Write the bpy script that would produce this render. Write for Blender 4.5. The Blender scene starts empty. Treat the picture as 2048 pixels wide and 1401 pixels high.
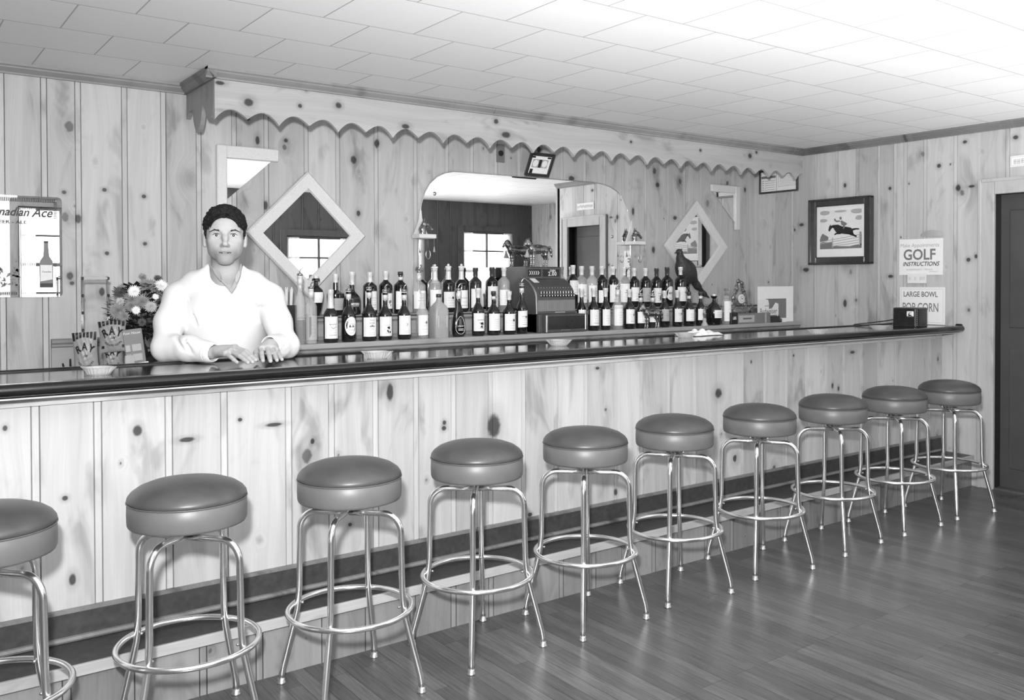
import bpy, math, random
import numpy as np
from mathutils import Vector, Matrix
random.seed(7); rng=np.random.default_rng(7)
SC=bpy.context.scene; COL=SC.collection; PI=math.pi
# ---------------------------------------------------------------- camera
W_PX,H_PX=2048,1401
F_PX,CX,CY=1792.507,1067.725,586.787
YAW,PIT,ROL=math.radians(36.8376),math.radians(0.81413),math.radians(-0.11584)
CAM=np.array([0.,0.,1.4])
_w=np.array([math.sin(YAW)*math.cos(PIT),math.cos(YAW)*math.cos(PIT),-math.sin(PIT)])
_r0=np.array([math.cos(YAW),-math.sin(YAW),0.]); _u0=np.cross(_r0,_w)
_r=math.cos(ROL)*_r0+math.sin(ROL)*_u0; _u=-math.sin(ROL)*_r0+math.cos(ROL)*_u0
cd=bpy.data.cameras.new('camera'); cam=bpy.data.objects.new('camera',cd); COL.objects.link(cam)
cd.sensor_width=36; cd.lens=F_PX/W_PX*36
cd.shift_x=(W_PX/2-CX)/W_PX; cd.shift_y=(CY-H_PX/2)/W_PX
cd.clip_start=.05; cd.clip_end=60
m=Matrix(((_r[0],_u[0],-_w[0],CAM[0]),(_r[1],_u[1],-_w[1],CAM[1]),(_r[2],_u[2],-_w[2],CAM[2]),(0,0,0,1)))
cam.matrix_world=m; SC.camera=cam
def ray(px,py): return _w+_r*((px-CX)/F_PX)-_u*((py-CY)/F_PX)
def at(px,py,X=None,Y=None,Z=None,d=None):
    D=ray(px,py)
    if d is not None: s=d
    elif X is not None: s=(X-CAM[0])/D[0]
    elif Y is not None: s=(Y-CAM[1])/D[1]
    else: s=(Z-CAM[2])/D[2]
    return CAM+D*s
# ---------------------------------------------------------------- light and exposure
SC.view_settings.view_transform='Standard'; SC.view_settings.look='None'
SC.view_settings.gamma=1; SC.view_settings.use_curve_mapping=False
SC.view_settings.exposure=0.36
wd=bpy.data.worlds.new('sky'); SC.world=wd; wd.use_nodes=True
bg=wd.node_tree.nodes['Background']; bg.inputs[0].default_value=(1,1,1,1); bg.inputs[1].default_value=4.5
def lamp(name,kind,loc,energy,size=None,aim=None,shape=None,spread=None):
    l=bpy.data.lights.new(name,kind); o=bpy.data.objects.new(name,l); COL.objects.link(o)
    l.energy=energy; o.location=loc
    if kind=='AREA':
        l.shape=shape or 'DISK'; l.size=size
        if spread: l.spread=spread
    elif kind in('POINT','SPOT'): l.shadow_soft_size=size
    if aim is not None:
        d=Vector(aim)-Vector(loc); o.rotation_euler=d.to_track_quat('-Z','Y').to_euler()
    return o
FLASH=lamp('flash_lamp','AREA',(-0.08,0.06,1.72),165,.14,aim=(5.0,3.2,2.1))
BOUNCE=lamp('ceiling_fill','SPOT',(2.3,0.8,.45),240,.2,aim=(2.7,1.6,2.44))  # unseen upward lamp, put in to brighten the ceiling
BOUNCE2=lamp('ceiling_fill','SPOT',(5.2,1.0,.45),150,.2,aim=(5.2,1.5,2.44)); BOUNCE2.data.spot_size=math.radians(125); BOUNCE2.data.spot_blend=1  # second unseen lamp, added for more ceiling bounce on the right
BOUNCE.data.spot_size=math.radians(125); BOUNCE.data.spot_blend=1
# ---------------------------------------------------------------- materials
class NT:
    def __init__(s,name):
        s.m=bpy.data.materials.new(name); s.m.use_nodes=True; s.t=s.m.node_tree; s.n=s.t.nodes
        s.b=s.n['Principled BSDF']; s.out=s.n['Material Output']
    def N(s,t,**k):
        n=s.n.new(t)
        for a,v in k.items(): setattr(n,a,v)
        return n
    def put(s,i,v):
        if hasattr(v,'type') and hasattr(v,'is_linked'): s.t.links.new(v,i)
        else: i.default_value=v
    def math(s,op,a,b=None,c=None,clamp=False):
        n=s.N('ShaderNodeMath',operation=op,use_clamp=clamp); s.put(n.inputs[0],a)
        if b is not None: s.put(n.inputs[1],b)
        if c is not None: s.put(n.inputs[2],c)
        return n.outputs[0]
    def comb(s,x,y,z):
        n=s.N('ShaderNodeCombineXYZ'); s.put(n.inputs[0],x); s.put(n.inputs[1],y); s.put(n.inputs[2],z); return n.outputs[0]
    def noise(s,vec,scale=1,detail=3,rough=.55,dist=0.):
        n=s.N('ShaderNodeTexNoise'); s.put(n.inputs['Vector'],vec); n.inputs['Scale'].default_value=scale
        n.inputs['Detail'].default_value=detail; n.inputs['Roughness'].default_value=rough; n.inputs['Distortion'].default_value=dist
        return n.outputs[0]
    def mapr(s,v,a,b,c,d,smooth=False):
        n=s.N('ShaderNodeMapRange'); n.interpolation_type='SMOOTHSTEP' if smooth else 'LINEAR'
        s.put(n.inputs[0],v)
        for i,x in enumerate((a,b,c,d)): s.put(n.inputs[i+1],x)
        return n.outputs[0]
    def xyz(s):
        g=s.N('ShaderNodeTexCoord'); x=s.N('ShaderNodeSeparateXYZ'); s.t.links.new(g.outputs['Object'],x.inputs[0]); return x.outputs
    def col(s,v):   # grey value to base colour
        n=s.N('ShaderNodeCombineColor')
        for i in range(3): s.put(n.inputs[i],v)
        s.t.links.new(n.outputs[0],s.b.inputs['Base Color'])
    def bump(s,h,strength=.2,dist=.002):
        n=s.N('ShaderNodeBump'); n.inputs['Strength'].default_value=strength; n.inputs['Distance'].default_value=dist
        s.put(n.inputs['Height'],h); s.t.links.new(n.outputs[0],s.b.inputs['Normal'])
def mat(name,g,rough=.5,metal=0.,spec=.5,var=0.,vscale=30,alpha=1,coat=0,bump=0,stretch=(1,1,1)):
    t=NT(name); b=t.b
    b.inputs['Roughness'].default_value=rough; b.inputs['Metallic'].default_value=metal
    b.inputs['Specular IOR Level'].default_value=spec; b.inputs['Alpha'].default_value=alpha
    b.inputs['Coat Weight'].default_value=coat; b.inputs['Coat Roughness'].default_value=.08
    X=t.xyz(); v=t.comb(t.math('MULTIPLY',X[0],stretch[0]),t.math('MULTIPLY',X[1],stretch[1]),t.math('MULTIPLY',X[2],stretch[2]))
    n=t.noise(v,vscale,4)
    t.col(t.mapr(n,.25,.75,g*(1-var),min(1,g*(1+var))))
    if bump: t.bump(n,bump,.003)
    return t.m
def wood(name,base,axis='z',knots=1.0,rough=.38,seed=0.,attr=True,cell=.34,contrast=1.,spots=()):
    """knotty pine; axis = grain direction in object space, boards told apart by the 'board' attribute"""
    t=NT(name); X=t.xyz()
    if axis=='z': s=t.math('ADD',X[0],X[1]); l=X[2]
    elif axis=='x': s=t.math('ADD',X[2],X[1]); l=X[0]
    else: s=t.math('ADD',X[2],X[0]); l=X[1]
    if attr:
        a=t.N('ShaderNodeAttribute',attribute_name='board'); sp=t.N('ShaderNodeSeparateColor'); t.t.links.new(a.outputs['Color'],sp.inputs[0])
        r1,r2,r3=sp.outputs
    else: r1=r2=r3=.5
    off=t.math('MULTIPLY_ADD',r1,37.,seed)
    # knots
    cv=t.comb(t.math('MULTIPLY',s,1/cell*1.25),t.math('MULTIPLY_ADD',l,1/cell*.9,seed*3.1),0.)
    vo=t.N('ShaderNodeTexVoronoi',voronoi_dimensions='2D'); t.put(vo.inputs['Vector'],cv); vo.inputs['Scale'].default_value=1
    vo.inputs['Randomness'].default_value=1
    vc=t.N('ShaderNodeSeparateColor'); t.t.links.new(vo.outputs['Color'],vc.inputs[0])
    rad=t.math('MULTIPLY_ADD',t.math('POWER',vc.outputs[0],3.),.055,.012)
    rad=t.math('MULTIPLY',rad,knots)
    wob=t.math('MULTIPLY_ADD',t.noise(t.comb(s,l,0.),38,2),.05,-.025)
    dist=t.math('ADD',vo.outputs['Distance'],wob)
    q=t.math('DIVIDE',dist,rad)
    core=t.math('MULTIPLY',t.mapr(q,.75,1.25,1.,0.,True),t.math('MULTIPLY',t.math('GREATER_THAN',vc.outputs[2],.42),t.mapr(vc.outputs[1],0.,1.,.45,1.)))
    halo=t.mapr(q,1.,4.2,1.,0.,True)
    # grain warped round the knots
    warp=t.math('MULTIPLY',t.mapr(q,0.,7.,1.,0.,True),.10)
    bend=t.math('MULTIPLY_ADD',t.noise(t.comb(t.math('MULTIPLY',s,1.5),t.math('MULTIPLY_ADD',l,.9,off),off),1.6,1),.12,0.)
    s2=t.math('ADD',t.math('ADD',s,bend),warp)
    g1=t.noise(t.comb(t.math('MULTIPLY_ADD',s2,26.,off),t.math('MULTIPLY',l,1.1),off),1.,3,.6)
    g2=t.noise(t.comb(t.math('MULTIPLY_ADD',s2,150.,off),t.math('MULTIPLY',l,3.),off),1.,3,.6)
    g3=t.noise(t.comb(t.math('MULTIPLY_ADD',s,6.,off),t.math('MULTIPLY_ADD',l,2.2,off),0.),1.,3,.6,.8)
    c=contrast
    v=t.math('MULTIPLY_ADD',t.mapr(g1,.3,.7,-1.,1.),.10*c,1.)
    v=t.math('MULTIPLY_ADD',t.mapr(g2,.3,.7,-1.,1.),.035*c,v)
    smu=t.mapr(g3,.53,.70,0.,1.,True)
    v=t.math('MULTIPLY_ADD',smu,-.30*c,v)
    v=t.math('MULTIPLY_ADD',t.mapr(r2,0.,1.,-1.,1.),.13*c,v)
    v=t.math('MULTIPLY_ADD',halo,-.20,v)
    v=t.math('MULTIPLY',v,base)
    v=t.math('MULTIPLY',v,t.math('MULTIPLY_ADD',core,-.86,1.))
    if spots:
        sv=t.comb(s,l,0.)
        for (s0,l0,rs,rl) in spots:
            a=t.N('ShaderNodeVectorMath',operation='SUBTRACT'); t.put(a.inputs[0],sv); a.inputs[1].default_value=(s0,l0,0)
            m_=t.N('ShaderNodeVectorMath',operation='MULTIPLY'); t.t.links.new(a.outputs[0],m_.inputs[0]); m_.inputs[1].default_value=(1/rs,1/rl,0)
            le=t.N('ShaderNodeVectorMath',operation='LENGTH'); t.t.links.new(m_.outputs[0],le.inputs[0])
            q_=t.math('ADD',le.outputs['Value'],t.math('MULTIPLY',wob,9.))
            v=t.math('MULTIPLY',v,t.mapr(q_,.65,1.25,.16,1.,True)); v=t.math('MULTIPLY',v,t.mapr(q_,1.1,2.8,.80,1.,True))
    t.col(t.math('MINIMUM',t.math('MAXIMUM',v,.02),.92))
    t.b.inputs['Roughness'].default_value=rough; t.b.inputs['Specular IOR Level'].default_value=.4
    t.bump(g2,.12,.001)
    return t.m
M={}
def spots(L,**pl):
    out=[]
    for px,py,a,b in L:
        P=at(px,py,**pl); k=float((P-CAM)@_w)/F_PX
        if 'Y' in pl: out.append((P[0]+pl['Y'],P[2],a*k*1.1,b*k))
        else: out.append((P[1]+pl['X'],P[2],a*k*1.1,b*k*.85))
    return out
SV=[]
for px,py,a,b in [(497,205,9,8),(600,212,4,4),(677,211,6,6),(440,166,9,4),(811,253,8,5),(992,243,5,5),(1012,270,10,6),(1262,284,3,3),(1401,301,3,3),(1500,312,5,5),(1513,305,3,3),(920,205,4,4)]:
    P=at(px,py,Y=4.45); k=float((P-CAM)@_w)/F_PX; SV.append((P[2]+4.45,P[0],b*k,a*k*1.1))
SB=spots([(754,287,5,9),(707,320,6,8),(515,281,4,9),(496,237,4,5),(572,281,4,4),(288,393,4,4),(214,507,4,4),(290,488,4,4),(140,552,6,8),(144,567,4,4),(204,584,5,9),(128,385,4,4),(209,380,4,4),(157,438,5,9),(532,411,4,9),(717,427,4,6),(1078,300,5,8),(1143,357,7,5),(1315,370,5,5),(1350,436,5,4),(1307,500,4,7),(1266,423,3,8),(1490,380,3,5),(1600,560,6,8)],Y=4.93)
SR=spots([(1690,371,3,5),(1690,607,4,9),(1780,377,3,4),(1728,415,6,4),(1878,332,4,5),(1916,376,5,8),(1943,373,6,3),(1930,284,4,4),(1937,520,4,5),(1952,513,3,5),(1781,553,5,4),(1612,540,7,5),(1603,450,5,4),(2015,395,4,4),(2031,275,5,5)],X=6.02)
SF=spots([(275,862,8,11),(374,880,14,5),(625,883,4,6),(888,857,5,5),(889,846,4,5),(988,853,14,24),(780,785,7,18),(548,850,16,4),(10,857,4,6),(130,997,5,5),(480,840,4,4),(1195,737,5,3),(1437,787,9,10),(1705,705,7,3),(1232,985,4,7),(1665,772,3,6),(1677,778,3,5),(700,1050,4,4),(1060,1030,5,4),(145,1160,6,12)],Y=3.29)
M['wall']=wood('knotty_pine_wall',.46,'z',1.0,.42,1.,cell=.36,spots=SB)
M['wallr']=wood('knotty_pine_side',.50,'z',1.0,.42,5.3,cell=.36,spots=SR)
M['front']=wood('shaded_pine_wall',.13,'z',1.0,.42,1.7,cell=.36)  # same pine as the other walls, its shade put into the base colour
M['bar']=wood('knotty_pine_bar',.47,'z',.9,.35,9.7,cell=.45,spots=SF)
M['riser']=wood('worn_pine',.22,'z',.8,.45,3.2,cell=.3,contrast=1.3)
M['val']=wood('knotty_pine_valance',.40,'x',1.2,.4,2.6,attr=False,cell=.42,spots=SV)
M['valside']=wood('pine_valance_side',.26,'z',.8,.45,4.1,attr=False)
M['nosing']=wood('worn_nosing',.40,'x',.3,.4,6.,attr=False)
M['trim']=wood('pine_trim_light',.58,'x',.3,.35,6.,attr=False)
M['crown']=wood('crown_moulding_wood',.26,'x',.5,.45,7.,attr=False,contrast=1.5)
M['crowny']=wood('crown_moulding_side',.20,'y',.5,.45,8.,attr=False,contrast=1.5)
M['casing']=wood('door_casing_pine',.46,'z',.3,.4,3.,attr=False)
M['backbar']=wood('back_bar_wood',.36,'x',.3,.35,1.5,attr=False)
M['shelfwood']=wood('shelf_riser_wood',.26,'x',.3,.4,2.5,attr=False)
M['dark']=mat('dark_linoleum',.045,.45,var=.35,vscale=40)
M['rail']=mat('ebonised_rail',.008,.20,var=.2,coat=.25,spec=.35)
M['counter']=mat('varnished_bar_top',.018,.10,var=.5,vscale=6,coat=.45,stretch=(.3,4,1))
M['chrome']=mat('chrome_tube',.93,.23,1.0)
M['steel']=mat('bright_steel',.6,.3,1.0)
M['vinyl']=mat('vinyl_seat_top',.06,.38,var=.28,vscale=9,bump=.12)
M['vinylb']=mat('vinyl_seat_band',.125,.42,var=.08,vscale=14)
M['piping']=mat('vinyl_piping',.11,.4)
M['mirror']=mat('silvered_mirror',.86,.0,1.0)
M['tile_edge']=mat('mirror_bevel',.8,.1,.9)
M['white']=mat('white_card',.86,.6,var=.03)
M['paper']=mat('off_white_paper',.80,.65,var=.05)
M['ink']=mat('black_ink',.015,.5)
M['grey']=mat('grey_ink',.19,.55)
M['lgrey']=mat('light_grey_ink',.42,.6)
M['black']=mat('black_glass',.010,.05,coat=.5)
M['amber']=mat('dark_amber_glass',.022,.05,coat=.5)
M['green']=mat('dark_green_glass',.03,.06,coat=.4)
M['clear']=mat('clear_glass',.75,.04,alpha=.32,spec=.9)
M['frost']=mat('frosted_glass',.36,.35,var=.1)
M['foil']=mat('pale_foil_capsule',.72,.35,.1,var=.1,vscale=120)
M['dfoil']=mat('dark_foil_capsule',.05,.3)
M['spout']=mat('metal_pourer',.6,.2,1.)
M['cast']=mat('cast_grey_metal',.085,.32,.2,var=.1)
M['regkey']=mat('register_keys',.34,.3,.4)
M['bronze']=mat('bronze_figure',.30,.22,.85,var=.4,vscale=60)
M['dwood']=mat('dark_frame_wood',.035,.3,var=.3,coat=.3)
M['quilt']=mat('pressed_white_frame',.66,.5,var=.10,vscale=150,bump=.5)
M['door']=mat('dark_door',.065,.4,var=.15,vscale=4)
M['jamb']=mat('dark_jamb',.012,.5)
M['jacket']=mat('white_cotton_jacket',.66,.8,var=.02,vscale=200,spec=.2)
M['shirt']=mat('light_grey_shirt',.36,.8,var=.05,vscale=200,spec=.2)
def curtain_mat():
    t=NT('net_curtain'); tl=t.N('ShaderNodeBsdfTranslucent'); tl.inputs[0].default_value=(.85,.85,.85,1); tr=t.N('ShaderNodeBsdfTransparent')
    t.col(.8); t.b.inputs['Roughness'].default_value=.9
    a=t.N('ShaderNodeMixShader'); b=t.N('ShaderNodeMixShader'); a.inputs[0].default_value=.6; b.inputs[0].default_value=.35
    t.t.links.new(t.b.outputs[0],a.inputs[1]); t.t.links.new(tl.outputs[0],a.inputs[2]); t.t.links.new(a.outputs[0],b.inputs[1]); t.t.links.new(tr.outputs[0],b.inputs[2]); t.t.links.new(b.outputs[0],t.out.inputs[0])
    return t.m
M['curtain']=curtain_mat()
M['dcasing']=wood('shaded_casing',.13,'z',.3,.4,3.,attr=False)  # pine casing with the front wall's shade put into its colour
M['leaf']=mat('dark_leaves',.03,.5,var=.5,vscale=40)
M['petal']=mat('white_petals',.8,.7,var=.08)
M['petalg']=mat('grey_pink_petals',.22,.7,var=.3,vscale=60)
M['cello']=mat('chip_bag_film',.30,.4,var=.12,vscale=30)
M['feather']=mat('dark_plumage',.035,.55,var=.8,vscale=90,bump=.5)
M['gilt']=mat('gilt_ornament',.22,.25,.5,var=.6,vscale=45,bump=.6)
M['plaster']=mat('white_plaster',.7,.6,var=.05)
M['bake']=mat('black_bakelite',.02,.25,var=.3,vscale=30)
M['cloth']=mat('white_towel',.82,.9,var=.05,vscale=80,bump=.4)
M['outlet']=mat('brown_outlet',.16,.4)
# ceiling
def ceiling_mat():
    t=NT('ceiling_tiles'); X=t.xyz()
    v=t.comb(t.math('SUBTRACT',X[0],.66-.403*20),t.math('SUBTRACT',4.509+.3898*20,X[1]),0.)
    b=t.N('ShaderNodeTexBrick'); t.put(b.inputs['Vector'],v); b.offset=.5; b.offset_frequency=2; b.squash=1
    b.inputs['Scale'].default_value=1; b.inputs['Mortar Size'].default_value=.003; b.inputs['Mortar Smooth'].default_value=.2
    b.inputs['Brick Width'].default_value=.403; b.inputs['Row Height'].default_value=.3898; b.inputs['Bias'].default_value=0
    b.inputs['Color1'].default_value=(.86,)*3+(1,); b.inputs['Color2'].default_value=(.90,)*3+(1,); b.inputs['Mortar'].default_value=(.42,)*3+(1,)
    n=t.noise(t.comb(t.math('MULTIPLY',X[0],30.),t.math('MULTIPLY',X[1],90.),0.),1,3)
    mx=t.N('ShaderNodeMix',data_type='RGBA',blend_type='MULTIPLY'); mx.inputs[0].default_value=1
    t.t.links.new(b.outputs['Color'],mx.inputs[6])
    g=t.N('ShaderNodeCombineColor'); k=t.mapr(n,.3,.7,.97,1.)
    for i in range(3): t.put(g.inputs[i],k)
    t.t.links.new(g.outputs[0],mx.inputs[7]); t.t.links.new(mx.outputs[2],t.b.inputs['Base Color'])
    t.b.inputs['Roughness'].default_value=.55
    t.bump(t.math('SUBTRACT',1.,b.outputs['Fac']),.5,.003)
    return t.m
M['ceil']=ceiling_mat()
def floor_mat():
    t=NT('oak_strip_floor'); X=t.xyz()
    v=t.comb(t.math('ADD',X[1],20.),t.math('ADD',X[0],20.),0.)
    b=t.N('ShaderNodeTexBrick'); t.put(b.inputs['Vector'],v); b.offset=.37; b.offset_frequency=3
    b.inputs['Scale'].default_value=1; b.inputs['Mortar Size'].default_value=.0011; b.inputs['Mortar Smooth'].default_value=.2
    b.inputs['Brick Width'].default_value=.85; b.inputs['Row Height'].default_value=.057
    b.inputs['Color1'].default_value=(.062,)*3+(1,); b.inputs['Color2'].default_value=(.105,)*3+(1,); b.inputs['Mortar'].default_value=(.018,)*3+(1,)
    g=t.noise(t.comb(t.math('MULTIPLY',X[0],110.),t.math('MULTIPLY',X[1],6.),0.),1,4,.6)
    w=t.noise(t.comb(X[0],X[1],0.),2.1,4,.6)
    k=t.math('MULTIPLY',t.mapr(g,.3,.7,.62,1.38),t.mapr(w,.3,.7,.88,1.12))
    gg=t.N('ShaderNodeCombineColor')
    for i in range(3): t.put(gg.inputs[i],k)
    mx=t.N('ShaderNodeMix',data_type='RGBA',blend_type='MULTIPLY'); mx.inputs[0].default_value=1
    t.t.links.new(b.outputs['Color'],mx.inputs[6]); t.t.links.new(gg.outputs[0],mx.inputs[7]); t.t.links.new(mx.outputs[2],t.b.inputs['Base Color'])
    t.put(t.b.inputs['Roughness'],t.mapr(w,.3,.7,.27,.36)); t.b.inputs['Specular IOR Level'].default_value=.5
    t.bump(t.math('SUBTRACT',t.math('MULTIPLY',g,.15),b.outputs['Fac']),.25,.001)
    return t.m
M['floor']=floor_mat()
def skin_mat():
    t=NT('skin'); a=t.N('ShaderNodeAttribute',attribute_name='tint'); sp=t.N('ShaderNodeSeparateColor'); t.t.links.new(a.outputs['Color'],sp.inputs[0])
    X=t.xyz(); n=t.noise(t.comb(X[0],X[1],X[2]),90,3)
    t.col(t.math('MULTIPLY',sp.outputs[0],t.mapr(n,.3,.7,.96,1.04)))
    t.b.inputs['Roughness'].default_value=.6; t.b.inputs['Specular IOR Level'].default_value=.3; t.b.inputs['Subsurface Weight'].default_value=.0
    return t.m
M['skin']=skin_mat()
M['hair']=mat('curly_dark_hair',.008,.65,spec=.25,var=.6,vscale=260,bump=.9)
M['brow']=mat('brow_hair',.035,.8,spec=.1,var=.4,vscale=300)
M['eyew']=mat('eye_white',.62,.15); M['iris']=mat('dark_iris',.03,.1)
def glass_mat():
    t=NT('window_glass'); t.n.remove(t.b)
    tr=t.N('ShaderNodeBsdfTransparent'); gl=t.N('ShaderNodeBsdfGlossy'); gl.inputs['Roughness'].default_value=.0
    mx=t.N('ShaderNodeMixShader'); mx.inputs[0].default_value=.08
    t.t.links.new(tr.outputs[0],mx.inputs[1]); t.t.links.new(gl.outputs[0],mx.inputs[2]); t.t.links.new(mx.outputs[0],t.out.inputs[0])
    return t.m
M['glass']=glass_mat()
# ---------------------------------------------------------------- mesh helpers
class MB:
    def __init__(s): s.v=[]; s.f=[]; s.c=None
    def add(s,v,f):
        k=len(s.v); s.v+= [tuple(map(float,p)) for p in v]; s.f+=[tuple(i+k for i in q) for q in f]; return s
    def box(s,x0,x1,y0,y1,z0,z1,b=0):
        if b<=0:
            v=[(x,y,z) for z in(z0,z1) for y in(y0,y1) for x in(x0,x1)]
            return s.add(v,[(0,2,3,1),(4,5,7,6),(0,1,5,4),(2,6,7,3),(0,4,6,2),(1,3,7,5)])
        b=min(b,(x1-x0)*.45,(y1-y0)*.45,(z1-z0)*.45)
        v=[];idx={}
        for zi,z in((0,z0),(1,z1)):
            for yi,y in((0,y0),(1,y1)):
                for xi,x in((0,x0),(1,x1)):
                    sx=b if xi==0 else -b; sy=b if yi==0 else -b; sz=b if zi==0 else -b
                    idx[(xi,yi,zi)]=len(v); v+=[(x,y+sy,z+sz),(x+sx,y,z+sz),(x+sx,y+sy,z)]
        I=lambda a,b_,c,k: idx[(a,b_,c)]+k
        f=[]
        for a in(0,1):
            q=[I(a,0,0,0),I(a,1,0,0),I(a,1,1,0),I(a,0,1,0)]; f.append(q if a else q[::-1])
            q=[I(0,a,0,1),I(1,a,0,1),I(1,a,1,1),I(0,a,1,1)]; f.append(q[::-1] if a else q)
            q=[I(0,0,a,2),I(1,0,a,2),I(1,1,a,2),I(0,1,a,2)]; f.append(q if a else q[::-1])
        for a in(0,1):
            for c in(0,1):
                f.append((I(0,a,c,1),I(1,a,c,1),I(1,a,c,2),I(0,a,c,2)))
                f.append((I(a,0,c,0),I(a,1,c,0),I(a,1,c,2),I(a,0,c,2)))
                f.append((I(a,c,0,0),I(a,c,1,0),I(a,c,1,1),I(a,c,0,1)))
                for d in(0,1): f.append((I(a,c,d,0),I(a,c,d,1),I(a,c,d,2)))
        f=list(dict.fromkeys(tuple(q) for q in f))
        return s.add(v,f)
    def lathe(s,prof,n=24,c=(0,0,0),a0=0,sx=1,sy=1):
        v=[];f=[];m=len(prof)
        for i in range(n):
            a=a0+2*PI*i/n
            for r,z in prof: v.append((c[0]+r*math.cos(a)*sx,c[1]+r*math.sin(a)*sy,c[2]+z))
        for i in range(n):
            j=(i+1)%n
            for k in range(m-1): f.append((i*m+k,j*m+k,j*m+k+1,i*m+k+1))
        if prof[0][0]>1e-6: f.append(tuple(i*m for i in range(n))[::-1])
        if prof[-1][0]>1e-6: f.append(tuple(i*m+m-1 for i in range(n)))
        return s.add(v,f)
    def tube(s,pts,r,n=10,closed=False,caps=True):
        P=[Vector(p) for p in pts]; m=len(P); R=r if hasattr(r,'__len__') else [r]*m
        T=[]
        for i in range(m):
            a=P[(i-1)%m] if (closed or i>0) else P[i]; b=P[(i+1)%m] if (closed or i<m-1) else P[i]
            T.append((b-a).normalized())
        up=Vector((0,0,1)) if abs(T[0].z)<.9 else Vector((1,0,0))
        N=(up-T[0]*up.dot(T[0])).normalized(); v=[];f=[]
        for i in range(m):
            N=(N-T[i]*N.dot(T[i])).normalized(); B=T[i].cross(N)
            for k in range(n):
                a=2*PI*k/n; v.append(P[i]+(N*math.cos(a)+B*math.sin(a))*R[i])
        for i in range(m if closed else m-1):
            j=(i+1)%m
            for k in range(n): f.append((i*n+k,i*n+(k+1)%n,j*n+(k+1)%n,j*n+k))
        if caps and not closed: f.append(tuple(range(n))[::-1]); f.append(tuple((m-1)*n+k for k in range(n)))
        return s.add(v,f)
    def ball(s,c,r,n=12,m=8):
        r=r if hasattr(r,'__len__') else (r,)*3
        v=[(c[0],c[1],c[2]-r[2])]; f=[]
        for j in range(1,m):
            t=PI*j/m
            for i in range(n):
                a=2*PI*i/n; v.append((c[0]+r[0]*math.sin(t)*math.cos(a),c[1]+r[1]*math.sin(t)*math.sin(a),c[2]-r[2]*math.cos(t)))
        v.append((c[0],c[1],c[2]+r[2])); L=len(v)-1
        for i in range(n):
            f.append((0,1+(i+1)%n,1+i)); f.append((L,1+(m-2)*n+i,1+(m-2)*n+(i+1)%n))
            for j in range(m-2): f.append((1+j*n+i,1+j*n+(i+1)%n,1+(j+1)*n+(i+1)%n,1+(j+1)*n+i))
        return s.add(v,f)
    def prism(s,poly,d0,d1,fr):
        """poly 2D, fr(u,v,d)->3D, both caps"""
        n=len(poly); v=[fr(u,w,d0) for u,w in poly]+[fr(u,w,d1) for u,w in poly]
        f=[tuple(range(n)),tuple(range(2*n-1,n-1,-1))]+[(i,i+n,(i+1)%n+n,(i+1)%n) for i in range(n)]
        return s.add(v,f)
    def ext(s,prof,x0,x1,ax='x',cap=True):
        """extrude closed profile [(a,b)] along an axis: x->(y,z), y->(x,z), z->(x,y)"""
        g={'x':lambda t,a,b:(t,a,b),'y':lambda t,a,b:(a,t,b),'z':lambda t,a,b:(a,b,t)}[ax]
        n=len(prof); v=[g(x0,*p) for p in prof]+[g(x1,*p) for p in prof]
        f=[(i,i+n,(i+1)%n+n,(i+1)%n) for i in range(n)]
        if cap: f+=[tuple(range(n)),tuple(range(2*n-1,n-1,-1))]
        return s.add(v,f)
    def build(s,name,m,parent=None,loc=None,smooth=False,auto=None,props=None):
        me=bpy.data.meshes.new(name); me.from_pydata(s.v,[],s.f); me.validate()
        me.materials.append(M[m] if isinstance(m,str) else m)
        o=bpy.data.objects.new(name,me); COL.objects.link(o)
        if parent: o.parent=parent
        if loc is not None: o.location=loc
        if auto is not None:
            import bmesh
            bm=bmesh.new(); bm.from_mesh(me); bmesh.ops.recalc_face_normals(bm,faces=bm.faces); 
            for e in bm.edges:
                if len(e.link_faces)==2 and e.calc_face_angle(0)>math.radians(auto): e.smooth=False
            for q in bm.faces: q.smooth=True
            bm.to_mesh(me); bm.free()
        elif smooth:
            for p in me.polygons: p.use_smooth=True
        else:
            import bmesh
            bm=bmesh.new(); bm.from_mesh(me); bmesh.ops.recalc_face_normals(bm,faces=bm.faces); bm.to_mesh(me); bm.free()
        if s.c is not None:
            a=me.color_attributes.new('board','FLOAT_COLOR','CORNER')
            for p in me.polygons:
                for li in p.loop_indices: a.data[li].color=s.c[p.index]
        return o
def thing(name,label,cat,loc=(0,0,0),rz=0,group=None):
    o=bpy.data.objects.new(name,None); COL.objects.link(o); o.location=loc; o.rotation_euler=(0,0,rz); o.empty_display_size=.05
    o['label']=label; o['category']=cat
    if group: o['group']=group
    return o
def tag(o,label,cat,group=None,kind=None):
    if label: o['label']=label
    if cat: o['category']=cat
    if group: o['group']=group
    if kind: o['kind']=kind
    return o
def struct(o,label=None):
    o['kind']='structure'
    if label: o['label']=label
    return o
def copy_tree(o,parent=None):
    c=o.copy(); COL.objects.link(c); 
    if parent: c.parent=parent
    for ch in list(o.children): copy_tree(ch,c)
    return c
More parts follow.
